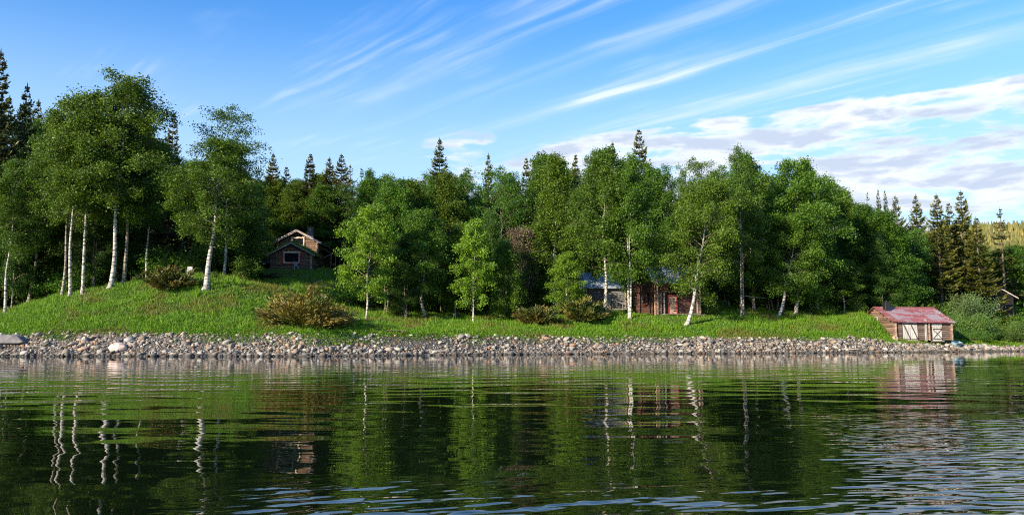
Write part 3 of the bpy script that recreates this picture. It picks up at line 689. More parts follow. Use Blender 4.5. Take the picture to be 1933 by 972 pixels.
plant('tall3', 1425, 575, 300, 90, 'slim birch behind the three trunked clump', group=G_B, Y=97, col=(.8, .95, 1))
plant('tall2', 1380, 566, 330, 90, 'pale thin birch in shade left of the three trunked clump', group=G_B, Y=100, col=(.85, .95, 1))
plant('round1', 1500, 598, 303, 175, 'broad round birch with the fullest crown on the right shore', Y=95, group=G_B, col=(1, 1.02, .95), fix=True)
plant('fork', 1470, 599, 400, 115, 'birch with a short thick leaning trunk under the broad round crown', group=G_B, fix=True, tilt=.12, col=(1, 1, .95))
plant('young1', 1595, 588, 488, 85, 'small birch with paired white stems left of the boathouse', group=G_B, col=(1.1, 1.1, 1), Y=98)
plant('young2', 1545, 592, 430, 90, 'low birch at the right foot of the broad round crown', group=G_B, col=(.95, 1, .95), Y=98)
plant('round1', 1640, 585, 385, 140, 'dark rounded tree rising left behind the boathouse', name='broadleaf_tree', cat='tree', Y=110, col=(.62, .82, .9))
plant('clump', 1718, 575, 430, 105, 'greyish many stemmed tree straight behind the boathouse roof', name='broadleaf_tree', cat='tree', Y=105, col=(.95, 1.05, 1.5))
# spruces that rise above the wood
def spr(kind, px, top, wpx, label, Y, col=(1, 1, 1)):
    return plant(kind, px, None, top, wpx, label, Y=Y, name='spruce_tree', cat='spruce', group='spruces above the wood', col=col)
WARM = (1.35, 1.25, .9); DIM = (.8, .95, 1.05)  # WARM puts low-sun warmth into the needle colour
spr('sp1', 2, 96, 150, 'tallest spruce cut by the left edge of the photo', 92, DIM)
spr('sp1', 52, 160, 115, 'dark spruce second from the left edge', 94, DIM)
spr('sp2', 328, 212, 84, 'narrow dark spruce between the big birch crown and the airy birch top', 100, (1, .95, .95))
spr('sp4', 415, 262, 90, 'green spruce inside the crown of the leaning birch', 96, DIM)
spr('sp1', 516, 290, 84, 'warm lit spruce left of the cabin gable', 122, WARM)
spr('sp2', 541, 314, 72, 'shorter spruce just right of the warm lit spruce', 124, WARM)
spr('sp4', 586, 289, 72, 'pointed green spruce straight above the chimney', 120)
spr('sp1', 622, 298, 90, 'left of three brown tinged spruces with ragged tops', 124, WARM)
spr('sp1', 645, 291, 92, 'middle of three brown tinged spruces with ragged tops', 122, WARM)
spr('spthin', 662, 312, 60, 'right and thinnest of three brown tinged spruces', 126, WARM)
spr('spthin', 683, 316, 50, 'lone skinny spruce between the ragged spruces and the birches', 128, DIM)
spr('sp1', 830, 262, 104, 'big spruce that towers over the middle left wood', 112, (1.05, 1, .9))
spr('sp4', 735, 345, 60, 'rusty toned low spruce among birches left of the big one', 112, WARM)
spr('sp1', 922, 291, 74, 'rounded top spruce right of the big one', 112, YEL)
spr('sp4', 993, 296, 60, 'narrow spruce left of the tall narrow birch', 112, YEL)
spr('sp4', 1086, 290, 60, 'small pointed spruce right of the tall narrow birch', 112, YEL)
spr('sp1', 1156, 268, 80, 'green pointed spruce above the grey cabin', 106, YEL)
spr('sp1', 1206, 243, 104, 'highest dark spruce above the cabins', 106, (.9, .9, .8))
spr('spthin', 1605, 361, 30, 'first small far spruce right of the round birch', 150, DIM)
spr('spthin', 1637, 362, 32, 'second small far spruce right of the round birch', 150, DIM)
spr('sp2', 1657, 357, 34, 'third small far spruce right of the round birch', 148, DIM)
spr('sp2', 1670, 359, 34, 'fourth small far spruce, slightly paler', 150, DIM)
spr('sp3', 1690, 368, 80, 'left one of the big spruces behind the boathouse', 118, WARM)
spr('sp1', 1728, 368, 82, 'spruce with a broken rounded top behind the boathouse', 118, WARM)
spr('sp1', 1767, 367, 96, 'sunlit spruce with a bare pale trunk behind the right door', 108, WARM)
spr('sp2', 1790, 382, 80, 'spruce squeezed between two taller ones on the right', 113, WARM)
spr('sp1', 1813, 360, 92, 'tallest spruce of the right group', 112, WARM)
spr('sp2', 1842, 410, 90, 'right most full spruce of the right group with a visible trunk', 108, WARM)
spr('spthin', 1887, 392, 66, 'lanky half bare spruce over the small dark hut', 117, (1, .85, .8))
# birches making up the body of the wood, behind the named ones
body = [(470,330),(530,332),(560,338),(735,335),(775,338),(520,338),(545,350),(572,345),(618,350),(700,338),(1625,395),(1650,400),(1680,425),(1905,470),(1930,462),(70,225),(120,240),(165,215),(250,200),(300,290),(350,300),(455,330),(495,340),(598,365),(640,380),(665,350),(705,322),(725,350),(755,335),(785,400),(805,330),
        (852,325),(880,318),(905,352),(945,318),(965,330),(1010,300),(1030,292),(1060,305),(1110,290),(1130,285),(1175,300),(1215,310),(1240,318),(1262,312),(1290,330),(1315,300),(1340,350),
        (1365,312),(1390,288),(1440,330),(1460,345),(1520,310),(1560,345),(1585,360),(1615,385),(1668,402),(1700,440),(1745,440)]
cnt = {}
ORD = 'leftmost second third fourth fifth sixth seventh eighth ninth tenth eleventh twelfth thirteenth fourteenth fifteenth sixteenth seventeenth eighteenth nineteenth twentieth twenty-first twenty-second twenty-third twenty-fourth twenty-fifth'.split()
for i, (px, tp) in enumerate(sorted(body)):
    
    zone = 'left of the turf cabin' if px < 500 else 'behind the turf cabin' if px < 680 else 'behind the young shore birches' if px < 1000 else 'behind the two cabins' if px < 1350 else 'behind the right shore'
    cnt[zone] = cnt.get(zone, -1) + 1
    kd = ['tall1', 'tall2', 'tall3', 'tall2', 'clump', 'sparse'][i % 6] if tp < 400 else 'tall3'
    if kd == 'sparse' and i % 12 != 5: kd = 'tall1'
    plant(kd, px, None, tp, random.uniform(80, 112), '%s from the left of the wood birches %s' % (ORD[cnt[zone]], zone), Y=random.uniform(118, 127) if 480 < px < 670 else random.uniform(97, 111) + (3 if px > 1500 else 0) + (18 if px > 1830 else 0), group='birches of the wood ' + zone, col=random.choice([(.9, 1, 1), (1, 1, .9), (.8, .92, .95), (1.05, 1, .85)]), bark=(.6, .57, .52))
# dense dark backing trees
for i in range(74):
    px = -60 + i * 2080 / 74 + random.uniform(-10, 10); Y = random.uniform(113, 133)
    tp = float(np.interp(px, [-60, 0, 280, 330, 450, 600, 800, 1000, 1300, 1500, 1700, 1830, 1870, 1933, 2050], [140, 180, 230, 300, 318, 328, 335, 328, 335, 350, 420, 440, 480, 500, 500])) + random.uniform(-5, 30)
    zone = 'left' if px < 480 else 'middle' if px < 1300 else 'right'
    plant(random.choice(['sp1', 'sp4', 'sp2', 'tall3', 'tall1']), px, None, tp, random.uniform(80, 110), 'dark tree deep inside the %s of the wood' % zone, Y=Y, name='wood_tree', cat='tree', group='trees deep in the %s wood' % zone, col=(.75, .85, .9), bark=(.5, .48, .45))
# undergrowth at the wood's edge
for i in range(84):
    px = -40 + i * 2010 / 84 + random.uniform(-8, 8)
    if 490 < px < 640: Y = random.uniform(116, 120)
    elif 1080 < px < 1330: Y = random.uniform(101, 106)
    else: Y = float(Yw(px)) + random.uniform(23, 34)
    if 1620 < px: Y = random.uniform(100, 110)
    zone = 'left of the turf cabin' if px < 490 else 'behind the turf cabin' if px < 640 else 'between the turf cabin and the grey cabin' if px < 1080 else 'behind the two cabins' if px < 1330 else 'at the right end of the wood'
    plant(random.choice(['shr1', 'shr2', 'shr1']), px, label='leafy shrub in the shaded undergrowth ' + zone, Y=Y, s=random.uniform(.8, 1.7), name='undergrowth_shrub', cat='shrub', group='undergrowth shrubs ' + zone, col=(.85, 1, .85))
# thin trunks seen in the dark under the crowns
thin = {}
for px, Y, tpx in sorted(((165, 92, 300), (192, 90, 300), (232, 93, 320), (262, 95, 330), (38, 90, 350), (770, 84, 440), (728, 88, 450), (1005, 92, 430), (1350, 96, 380), (1372, 101, 390), (1448, 98, 400), (1660, 100, 440), (740, 95, 440), (835, 92, 420), (925, 92, 400))):
    zone = 'on the left mound' if px < 300 else 'behind the young shore birches' if px < 1100 else 'in the right wood'
    thin[zone] = thin.get(zone, -1) + 1
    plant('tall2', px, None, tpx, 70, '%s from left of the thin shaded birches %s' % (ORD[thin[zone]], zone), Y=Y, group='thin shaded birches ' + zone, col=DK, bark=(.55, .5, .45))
# junipers and willows
plant('jun2', 312, 548, 501, 84, 'brownish green juniper bush on top of the left mound', name='juniper_bush', cat='bush', group='junipers', col=(.95, .9, .85))
plant('jun1', 580, 620, 542, 168, 'large rust tinged juniper bush low on the shore in front of the cabin lawn', name='juniper_bush', cat='bush', group='junipers', col=(1.02, .95, .8))
plant('jun2', 1015, 614, 576, 82, 'dark low juniper with arching shoots right of the weeping birch', name='juniper_bush', cat='bush', group='junipers', col=(.8, .8, .75))
plant('jun2', 1098, 607, 560, 92, 'spiky olive juniper in front of the grey cabin', name='juniper_bush', cat='bush', group='junipers', col=(.9, .95, .8))
plant('jun2', 470, 524, 512, 80, 'low dark juniper patch at the edge of the shaded lawn', name='juniper_bush', cat='bush', group='junipers', col=(.6, .75, .8), Y=95)
for px, Y, tp, wp, kd, lb, c in ((1812, 103, 553, 75, 'wil1', 'willow bush with pale top right behind the boathouse', (1, 1, 1.3)), (1836, 106, 550, 74, 'wil2', 'tallest silvery willow bush right of the boathouse', (1, 1, 1.4)),
        (1800, 100, 590, 70, 'wil2', 'low willow bush at the right rear corner of the boathouse', (.9, .95, .8)), (1836, 100, 590, 80, 'wil1', 'yellow green willow bush near the water on the right', (1, 1, .7)),
        (1850, 102, 594, 60, 'wil2', 'willow bush in front of the small dark hut', (1, 1.05, .8)), (1926, 102, 602, 70, 'wil1', 'willow bush low at the right edge of the photo', (1.05, 1.05, .8)),
        (1972, 110, 560, 90, 'wil2', 'taller willow bush cut by the right edge', (.95, 1, .8)), (1890, 101, 618, 70, 'wil2', 'small willow bush right at the stony shore', (.95, 1, .7)), (1835, 97, 620, 70, 'wil1', 'small willow bush beside the blue tub', (.85, .95, .65))):
    plant(kd, px, None, tp, wp, lb, Y=Y, name='willow_bush', cat='bush', group='willow thicket on the right shore', col=c)
for px, top, Y, lb in ((1942, 505, 119, 'leafy tree cut by the right edge behind the hut'), (1860, 500, 124, 'leafy tree left of the hut below the far hill')):
    plant('tall3', px, None, top, 62, lb, Y=Y, name='broadleaf_tree', cat='tree', col=(.8, .95, .9))
for px, Y, s_, lb in ((1040, 84, .5, 'small leafy plant left of the spiky juniper'), (1335, 91, .7, 'low bush at the right end of the red cabin'), (1360, 94, .8, 'low bush between the red cabin and the slim trunks'), (1490, 92, .45, 'small plant right of the leaning trunk'), (400, 83, .45, 'small leafy plant at the foot of the leaning birch'), (285, 84, .45, 'small leafy plant left of the mound juniper'), (750, 86, .6, 'low shrub behind the crooked birch'), (1560, 95, .7, 'low bush under the right side of the round birch'), (1620, 98, .8, 'bush at the rear left corner of the boathouse')):
    plant('shr2', px, label=lb, Y=Y, s=s_, name='small_shrub', cat='shrub')

# ------------------------------------------------------------------ grass
def grass(name, n, pxr, smax, hgt, wid, fn=None, seed=5, power=1.75):
    rng = np.random.default_rng(seed)
    px = rng.uniform(*pxr, n); s0 = topS(px) - .35 - .5 * np.maximum(0, vnoise(px * .05, px * .013, 1.0, 2)); s = s0 + rng.random(n) ** power * (smax - s0)
    Y = Yw(px) + s; X = xat(px, Y)
    if fn is not None:
        k = fn(X, Y, px, s, rng); px, s, X, Y = px[k], s[k], X[k], Y[k]
    n = len(X); Z = ground_z(X, Y) - .02
    # each entry is a tuft of three blades
    nn = vnoise(X, Y, 2.3, 3) * .45 + vnoise(X, Y, .6, 9) * .35
    near = np.exp(-(((X - 17.5) / 6) ** 2 + ((Y - 86.5) / 2.2) ** 2)) + np.exp(-(((X + 29) / 4) ** 2 + ((Y - 102.5) / 2) ** 2))     # trodden grass before the cabins
    h = hgt * (1 - .65 * np.minimum(near, 1)) * (1 + nn) * rng.uniform(.6, 1.35, n) * np.clip(.45 + (s - topS(px)) * .35, .35, 1) * np.where(rng.random(n) < .04, 1.9, 1)
    out = []; tt = []
    for b_ in range(3):
        a = rng.uniform(0, 6.28, n); ln = rng.uniform(.1, .7, n) * h; wdt = wid * rng.uniform(.7, 1.4, n); a2 = rng.uniform(0, 6.28, n)
        bx = X + rng.normal(0, .06, n); by = Y + rng.normal(0, .06, n)
        B = np.stack([bx, by, Z], 1); S_ = np.stack([np.cos(a2) * wdt, np.sin(a2) * wdt, 0 * a], 1)
        T_ = B + np.stack([np.cos(a) * ln, np.sin(a) * ln, h * rng.uniform(.7, 1.1, n)], 1)
        out.append(np.stack([B - S_, B + S_, T_], 1)); tt.append(np.clip(rng.random(n) * .7 + .3 * (nn + .5), 0, 1))
    V = np.concatenate(out).reshape(-1, 3); return mesh_np(name, V, np.arange(len(V)).reshape(-1, 3), M['grass'], np.concatenate(tt))
BOX = []   # building footprints in X, Y to keep clear
def clear(X, Y, px, s, rng):
    k = np.ones(len(X), bool)
    for x0, x1, y0, y1 in [(-32.5, -25.5, 103.5, 118), (9.5, 22.5, 89.5, 98), (43, 51, 90, 98)]: k &= ~((X > x0) & (X < x1) & (Y > y0) & (Y < y1))
    return k
g = link('grass', grass('grass', 195000, (-250, 2200), 43, .30, .038, clear)); g['kind'] = 'stuff'; g['label'] = 'lush green grass covering the mound and shore slope'; g['category'] = 'grass'
def gap_fn(X, Y, px, s, rng): return rng.random(len(px)) < veg_gap(px, s) * 1.3
def bankgrass(seed, n):
    rng = np.random.default_rng(seed); px = rng.uniform(-50, 1950, n); s = rng.uniform(1.3, 4.0, n)
    k = rng.random(n) < veg_gap(px, s) * .8 + .12 * (s > topS(px) * .85); px, s = px[k], s[k]; Y = Yw(px) + s; X = xat(px, Y); Z = ground_z(X, Y) + .08
    C = np.stack([X, Y, Z + rng.exponential(.10, len(X))], 1); V, Fq = leaves(C, .12, rng, up=.8)
    return mesh_np('weeds', V, Fq, M['grass'], rng.random(len(X)) * .7)
g = link('bank_weeds', bankgrass(3, 70000)); g['kind'] = 'stuff'; g['label'] = 'low weeds growing between the stones of the bank'; g['category'] = 'weeds'
rng = np.random.default_rng(8); n = 1300; px = rng.uniform(0, 1700, n); s = rng.uniform(4, 14, n); Y = Yw(px) + s; X = xat(px, Y)
C = np.stack([X, Y, ground_z(X, Y) + rng.uniform(.2, .42, n)], 1); kk = vnoise(X, Y, .5, 4) > .1; V, Fq = leaves(C[kk], .055, rng, up=2, aspect=1)
m_, t_, b_ = mat('flower_petals'); b_.inputs['Base Color'].default_value = (.75, .73, .55, 1); g = link('wild_flowers', mesh_np('flowers', V, Fq, m_)); g['kind'] = 'stuff'; g['label'] = 'tiny white flowers scattered in the shore grass'; g['category'] = 'flowers'

# ------------------------------------------------------------------ far hill wood
rng = np.random.default_rng(12); n = 5200; px = rng.uniform(1700, 2500, n); s = rng.uniform(330, 1000, n); Y = Yw(px) + s; X = xat(px, Y); Z = ground_z(X, Y)
h = rng.uniform(5, 11, n); r_ = h * .17; ang = np.arange(5) * 2 * math.pi / 5
ring = np.stack([X[:, None] + np.cos(ang)[None] * r_[:, None], Y[:, None] + np.sin(ang)[None] * r_[:, None], np.repeat(Z[:, None] + .3, 5, 1)], 2)
V = np.concatenate([ring, np.stack([X, Y, Z + h], 1)[:, None]], 1).reshape(-1, 3); Fq = np.array([[j, (j + 1) % 5, 5] for j in range(5)])[None] + (np.arange(n) * 6)[:, None, None]
hm = leaf_mat('far_wood_foliage', (.11, .14, .03), (.32, .28, .07), .0)
g = link('far_wood', mesh_np('far_wood', V, Fq.reshape(-1, 3), hm, np.repeat(rng.random(n), 5))); g['kind'] = 'stuff'; g['label'] = 'sunlit conifer wood on the distant hill at the right'; g['category'] = 'wood'

# ------------------------------------------------------------------ buildings
def log_mesh(seed, m_, endm):
    rng = random.Random(seed); b = MB(); k = 8; n = 4
    for i in range(n + 1):
        for j in range(k):
            th = 2 * math.pi * (j + .5) / k; r = .5 * (1 + rng.uniform(-.06, .06)); b.v.append((i / n, r * math.cos(th), r * math.sin(th) + (rng.uniform(-.02, .02))))
    for i in range(n):
        for j in range(k): b.f.append((i * k + j, i * k + (j + 1) % k, (i + 1) * k + (j + 1) % k, (i + 1) * k + j)); b.mi.append(0)
    b.f.append(tuple(range(k))); b.mi.append(1); b.f.append(tuple(n * k + j for j in range(k))); b.mi.append(1)
    return b.mesh('log', [m_, endm])
LOGS = {k: [log_mesh(i, M[k], M['log_end']) for i in range(4)] for k in ('boat_log', 'brown_log', 'warm_log', 'grey_log', 'red_log')}
def wall_logs(root, p0, p1, z0, n, dia, kind, ext=.22, ext1=None, phase=0, gable=None, holes=(), wname='wall'):
    """backing panel (part) with its logs (sub-parts); gable=(s_peak, z_eave, z_peak) narrows the upper courses"""
    p0 = Vector((p0[0], p0[1], 0)); p1 = Vector((p1[0], p1[1], 0)); dv = (p1 - p0); L = dv.length; dv.normalize(); ang_ = math.atan2(dv.y, dv.x)
    nv = Vector((-dv.y, dv.x, 0))
    top = z0 + n * dia * .94
    poly = [(0.05, z0), (L - .05, z0), (L - .05, (gable[1] if gable else top))] + ([(gable[0], gable[2] - .05)] if gable else []) + [(.05, (gable[1] if gable else top))]
    b = MB(); b.prism(poly, 'y', -.03, .03)
    wl = b.obj(wname, M['dark_inside'], root, (p0.x, p0.y, 0)); wl.rotation_euler[2] = ang_
    ext1 = ext if ext1 is None else ext1; i = 0
    while True:
        zc_ = z0 + (i + .5 + phase) * dia * .94; i += 1
        if gable:
            if zc_ > gable[2] - dia * .45: break
        elif i > n: break
        a, b2 = -ext * random.uniform(.8, 1.2), L + ext1 * random.uniform(.8, 1.2)
        if gable and zc_ > gable[1]:
            f = (zc_ - gable[1]) / (gable[2] - gable[1]); a = gable[0] * f + .02; b2 = L - (L - gable[0]) * f - .02
        segs = [(a, b2)]
        for h0, h1, hz0, hz1 in holes:
            if zc_ + dia * .3 > hz0 and zc_ - dia * .3 < hz1:
                ns_ = []
                for s0, s1 in segs:
                    if h0 > s0 and h1 < s1: ns_ += [(s0, h0), (h1, s1)]
                    elif h0 <= s0 and h1 < s1: ns_.append((max(s0, h1), s1))
                    elif h0 > s0 and h1 >= s1: ns_.append((s0, min(s1, h0)))
                segs = ns_
        for s0, s1 in segs:
            if s1 - s0 < .12: continue
            o = link('log', LOGS[kind][(i + int(s0 * 3)) % 4], wl, (s0, random.uniform(-.012, .012), zc_)); o.scale = (s1 - s0, dia, dia)
    return wl
def window(root, x0, x1, z0, z1, y, fm, inner=None, cross=(1, 0), fw=.1, rz=0, loc=None, valance=False):
    """framed window in the plane y (facing -y)"""
    o = root
    f = MB(); th = .10
    f.box(x0 - fw, y - th, z0 - fw, x1 + fw, y, z0); f.box(x0 - fw, y - th, z1, x1 + fw, y, z1 + fw)
    f.box(x0 - fw, y - th + .002, z0, x0, y - .002, z1); f.box(x1, y - th + .002, z0, x1 + fw, y - .002, z1)
    fr = f.obj('window', fm, o)
    if rz: fr.rotation_euler[2] = rz
    if loc: fr.location = loc
    g_ = MB(); g_.box(x0, y - .045, z0, x1, y - .03, z1); g_.obj('pane', M['glass'], fr)
    im = inner or fm; s = MB(); iw = fw * .75
    s.box(x0 + .002, y - .085, z0 + .002, x0 + iw, y - .048, z1 - .002); s.box(x1 - iw, y - .085, z0 + .002, x1 - .002, y - .048, z1 - .002)
    s.box(x0 + iw, y - .083, z0 + .002, x1 - iw, y - .048, z0 + iw); s.box(x0 + iw, y - .083, z1 - iw, x1 - iw, y - .048, z1 - .002)
    for k in range(cross[0]):
        xc = x0 + (x1 - x0) * (k + 1) / (cross[0] + 1); s.box(xc - .025, y - .08, z0 + iw, xc + .025, y - .05, z1 - iw)
    for k in range(cross[1]):
        zz = z0 + (z1 - z0) * (k + 1) / (cross[1] + 1); s.box(x0 + iw, y - .078, zz - .02, x1 - iw, y - .052, zz + .02)
    if valance:     # scalloped board under the head
        nsc = 9; wv = (x1 - x0) / nsc
        for k in range(nsc):
            xa = x0 + k * wv; s.prism([(xa, z1 + .002), (xa, z1 - .11), (xa + wv * .25, z1 - .17), (xa + wv * .5, z1 - .19), (xa + wv * .75, z1 - .17), (xa + wv, z1 - .11), (xa + wv, z1 + .002)], 'y', y - .13, y - .101)
    s.obj('sash', im, fr)
    return fr
def slope(name, root, x0, x1, ya, za, yb, zb, th, m_, wob=0):
    """roof slab: ridge line along x at (yb,zb), eave at (ya,za)"""
    b = MB(); b.prism([(ya, za), (yb, zb), (yb, zb + th), (ya, za + th)], 'x', x0, x1); return b.obj(name, m_, root)

# --- turf cabin -------------------------------------------------------
Yc = 104.0; Xc = xat(546.5, Yc); zc0 = gz(Xc, Yc)
zc0 = max(zc0 - .05, zat(510, Yc))
tc = thing('turf_cabin', 'brown log cabin with a grassy lower roof, pale gable boards and a square chimney', 'cabin', (Xc, Yc, zc0), 0)
M_ = M['brown_log']
def flip_slopes(root, nm, xr, xl, zr, xc_, y0, y1, ridge_z, th, m_):    # ridge along y; two slabs
    out = []
    for side, xe in ((-1, xl), (1, xr)):
        b = MB(); b.prism([(xe, zr), (xc_ + side * .005, ridge_z), (xc_ + side * .005, ridge_z + th), (xe, zr + th)], 'y', y0, y1)
        out.append(b.obj(nm, m_, root))
    return out
D1 = .25
# annex x -2.6..2.6 y 0..3 ; eave 2.0 ridge 3.35
wall_logs(tc, (-2.6, 0), (2.6, 0), -.3, 9, D1, 'brown_log', gable=(2.6, 1.98, 3.38), holes=[(1.45, 3.75, .75, 2.35)])
wall_logs(tc, (-2.6, 3), (-2.6, 0), -.3, 9, D1, 'brown_log', phase=.5, ext=0); wall_logs(tc, (2.6, 0), (2.6, 3), -.3, 9, D1, 'brown_log', phase=.5, ext1=0)
window(tc, -1.05, 1.05, .86, 2.26, -.10, M['red_paint'], M['cream'], (0, 0), .15, valance=False)
v = MB()
for k in range(11):
    xa = -1.14 + k * 2.28 / 11; wv = 2.28 / 11; v.prism([(xa, 2.40), (xa, 2.24), (xa + wv * .3, 2.17), (xa + wv * .5, 2.15), (xa + wv * .7, 2.17), (xa + wv, 2.24), (xa + wv, 2.40)], 'y', -.26, -.205)
v.obj('window_valance', M['cream'], tc)
rs = flip_slopes(tc, 'turf_roof', 3.1, -3.1, 1.80, 0, -.6, 3.6, 3.42, .14, M['turf_soil'])
b = MB(); 
for sd_ in (-1, 1): b.prism([(sd_ * 3.16, 1.70), (0, 3.36), (0, 3.56), (sd_ * 3.16, 1.90)], 'y', -.66, -.602)
b.obj('barge_board', M['grey_wood'], tc)
def turf(root, n, xr, za, zr, y0, y1, seed):
    rng = np.random.default_rng(seed); X = rng.uniform(-xr, xr, n); Y = rng.uniform(y0, y1, n); Z = za + (zr - za) * (1 - np.abs(X) / xr) + .13
    h = rng.uniform(.08, .36, n) * (1 + .5 * vnoise(X, Y, 3)); a = rng.uniform(0, 6.28, n); w_ = .04; t2 = rng.uniform(0, 6.28, n)
    B = np.stack([X, Y, Z], 1); S_ = np.stack([np.cos(a) * w_, np.sin(a) * w_, 0 * a], 1); T_ = B + np.stack([np.cos(t2) * h * .5, np.sin(t2) * h * .5, h], 1)
    V = np.stack([B - S_, B + S_, T_], 1).reshape(-1, 3); o = link('roof_grass', mesh_np('roof_grass', V, np.arange(3 * n).reshape(n, 3), M['grass'], rng.random(n) * .8), root); o['kind'] = 'stuff'
turf(tc, 9000, 3.1, 1.80, 3.42, -.6, 3.5, 2)
# main volume y 3..11, x -2.8..2.55, eave 4.0 ridge 5.5
wall_logs(tc, (-2.75, 3), (2.55, 3), 1.4, 10, D1, 'brown_log', gable=(2.65, 3.9, 5.35), holes=[(1.75, 3.65, 3.45, 4.75)])
wall_logs(tc, (2.55, 3), (2.55, 11), -.3, 18, D1, 'brown_log', phase=.5); wall_logs(tc, (-2.75, 11), (-2.75, 3), -.3, 18, D1, 'brown_log', phase=.5)
window(tc, -.85, .75, 3.55, 4.62, 2.90, M['cream'], M['cream'], (0, 0), .10)
b = MB()
for k in range(9):
    xa = -.85 + k * 1.6 / 9; wv = 1.6 / 9; b.prism([(xa, 4.61), (xa, 4.53), (xa + wv * .5, 4.46), (xa + wv, 4.53), (xa + wv, 4.61)], 'y', 2.79, 2.81)
b.obj('window_valance', M['cream'], tc)
for sd_, xe in ((-1, -3.35), (1, 3.15)):
    b = MB(); b.prism([(xe, 3.72), (-.1 + sd_ * .005, 5.42), (-.1 + sd_ * .005, 5.55), (xe, 3.85)], 'y', 2.35, 11.5); b.obj('roof', M['turf_soil'], tc)
    b = MB(); b.prism([(xe - .06 * sd_ * -1, 3.64), (-.1, 5.37), (-.1, 5.50), (xe + .06 * sd_, 3.77)], 'y', 2.27, 2.348); b.prism([(xe + .12 * sd_, 3.80), (-.1, 5.53), (-.1, 5.64), (xe + .12 * sd_, 3.91)], 'y', 2.20, 2.40)
    b.obj('barge_board', M['pale_wood'], tc)
b = MB(); b.box(.75, 4.6, 4.4, 1.45, 5.3, 6.15); b.box(.68, 4.53, 6.15, 1.52, 5.37, 6.28); ch = b.obj('chimney', M['chimney_stone'], tc, bevel=.03)
b = MB(); b.box(.70, 4.55, 4.35, 1.5, 5.35, 5.15); b.obj('flashing', M['tin'], ch)
b = MB(); b.tube([(-.9, 4, 5.1), (-.9, 4, 6.0)], .02, 5); b.tube([(-1.45, 4, 5.72), (-.6, 4, 5.72)], .015, 4)
for k in range(4): b.tube([(-1.4 + k * .22, 3.8, 5.72), (-1.4 + k * .22, 4.2, 5.72)], .012, 4)
b.obj('antenna', M['white_paint'], tc)
# lean-to and porch posts on the right side
b = MB(); b.prism([(2.7, 3.3), (4.2, 2.6), (4.2, 2.68), (2.7, 3.38)], 'y', 4.5, 10.5); b.obj('porch_roof', M['turf_soil'], tc)
for yy in (4.6, 7.5, 10.3):
    b = MB(); b.tube([(4.1, yy, -.6), (4.1, yy, 2.6)], .06, 6); b.obj('porch_post', M['grey_wood'], tc)
b = MB(); b.tube([(2.8, 4.6, 1.9), (4.1, 4.6, 2.55)], .045, 5); b.obj('porch_brace', M['grey_wood'], tc)
for x_ in (-2.5, -.6, 1, 2.4):
    b = MB(); b.add(rock(IV, RNG, 5) * [.3, .22, .2] + [x_, -.05, -.2], [tuple(f) for f in IF]); b.obj('foundation_stone', M['stone'], tc)
# board-like pale chair leaning under the window
def garden_chair(X, Y, label, rz, m_, group=None):
    r_ = thing('garden_chair', label, 'chair', (X, Y, gz(X, Y)), rz, group)
    b = MB()
    for k in range(4): b.box(-.26, -.25 + k * .13, .40, .26, -.25 + k * .13 + .1, .43)
    b.obj('seat', m_, r_)
    b = MB()
    for k in range(4): b.prism([(.25 + .02, .45), (.29, .45), (.45, 1.0), (.43, 1.0)], 'x', -.25 + k * .13, -.25 + k * .13 + .1)
    b.obj('backrest', m_, r_)
    for x_, y_ in ((-.24, -.22), (.24, -.22), (-.24, .24), (.24, .24)):
        b = MB(); b.box(x_ - .025, y_ - .025, 0, x_ + .025, y_ + .025, .398); b.obj('leg', m_, r_)
    for x_ in (-.29, .29):
        b = MB(); b.box(x_ - .03, -.25, .62, x_ + .03, .3, .65); b.box(x_ - .02, -.24, .0, x_ + .02, -.2, .618); b.obj('armrest', m_, r_)
    return r_
garden_chair(xat(555, 102.6), 102.6, 'pale garden chair on the grass below the front window of the turf cabin', .5, M['grey_wood'])
garden_chair(xat(353, 86.5), 86.5, 'light grey wooden chair on the crest between the juniper and the leaning birch', .4, M['white_paint'])
# --- car --------------------------------------------------------------
Yk = 108.0; Xk = xat(499, Yk); car = thing('parked_car', 'dark car parked nose out left of the turf cabin', 'car', (Xk, Yk, gz(Xk, Yk)), .12)
b = MB(); b.prism([(-2.1, .35), (-2.12, .72), (-1.95, .86), (-.95, .98), (1.9, 1.0), (2.1, .85), (2.1, .35)], 'x', -.84, .84); b.obj('body', M['car_paint'], car, bevel=.06)
b = MB(); pr = [(-.95, .985), (-.25, 1.45), (1.2, 1.47), (1.75, 1.0)]; n_ = 4
b.add([(-.78, p[0], p[1]) if p[1] < 1.2 else (-.62, p[0], p[1]) for p in pr] + [(.78, p[0], p[1]) if p[1] < 1.2 else (.62, p[0], p[1]) for p in pr], [(0, 1, 2, 3), (7, 6, 5, 4), (0, 4, 5, 1), (1, 5, 6, 2), (2, 6, 7, 3), (3, 7, 4, 0)]); b.obj('cabin_glass', M['glass'], car, bevel=.03)
b = MB(); b.box(-.6, -.2, 1.452, .6, 1.15, 1.495); b.obj('car_roof', M['car_paint'], car)
for x_ in (-.6, .6):
    b = MB(); b.box(x_ - .17, -2.15, .60, x_ + .17, -2.05, .76); b.obj('headlight', M['lamp_glass'], car, bevel=.02)
b = MB(); b.box(-.26, -2.16, .40, .26, -2.13, .52); b.obj('number_plate', M['white_paint'], car)
b = MB(); b.box(-.4, -2.14, .58, .4, -2.10, .70); b.obj('grille', M['black_metal'], car)
for x_ in (-.78, .78):
    for y_ in (-1.3, 1.3):
        b = MB(); b.tube([(x_ - .1, y_, .32), (x_ + .1, y_, .32)], .32, 14); w_ = b.obj('wheel', M['rubber'], car)
        b = MB(); b.tube([(x_ - .11, y_, .32), (x_ + .11, y_, .32)], .19, 10); b.obj('rim', M['lamp_glass'], w_)

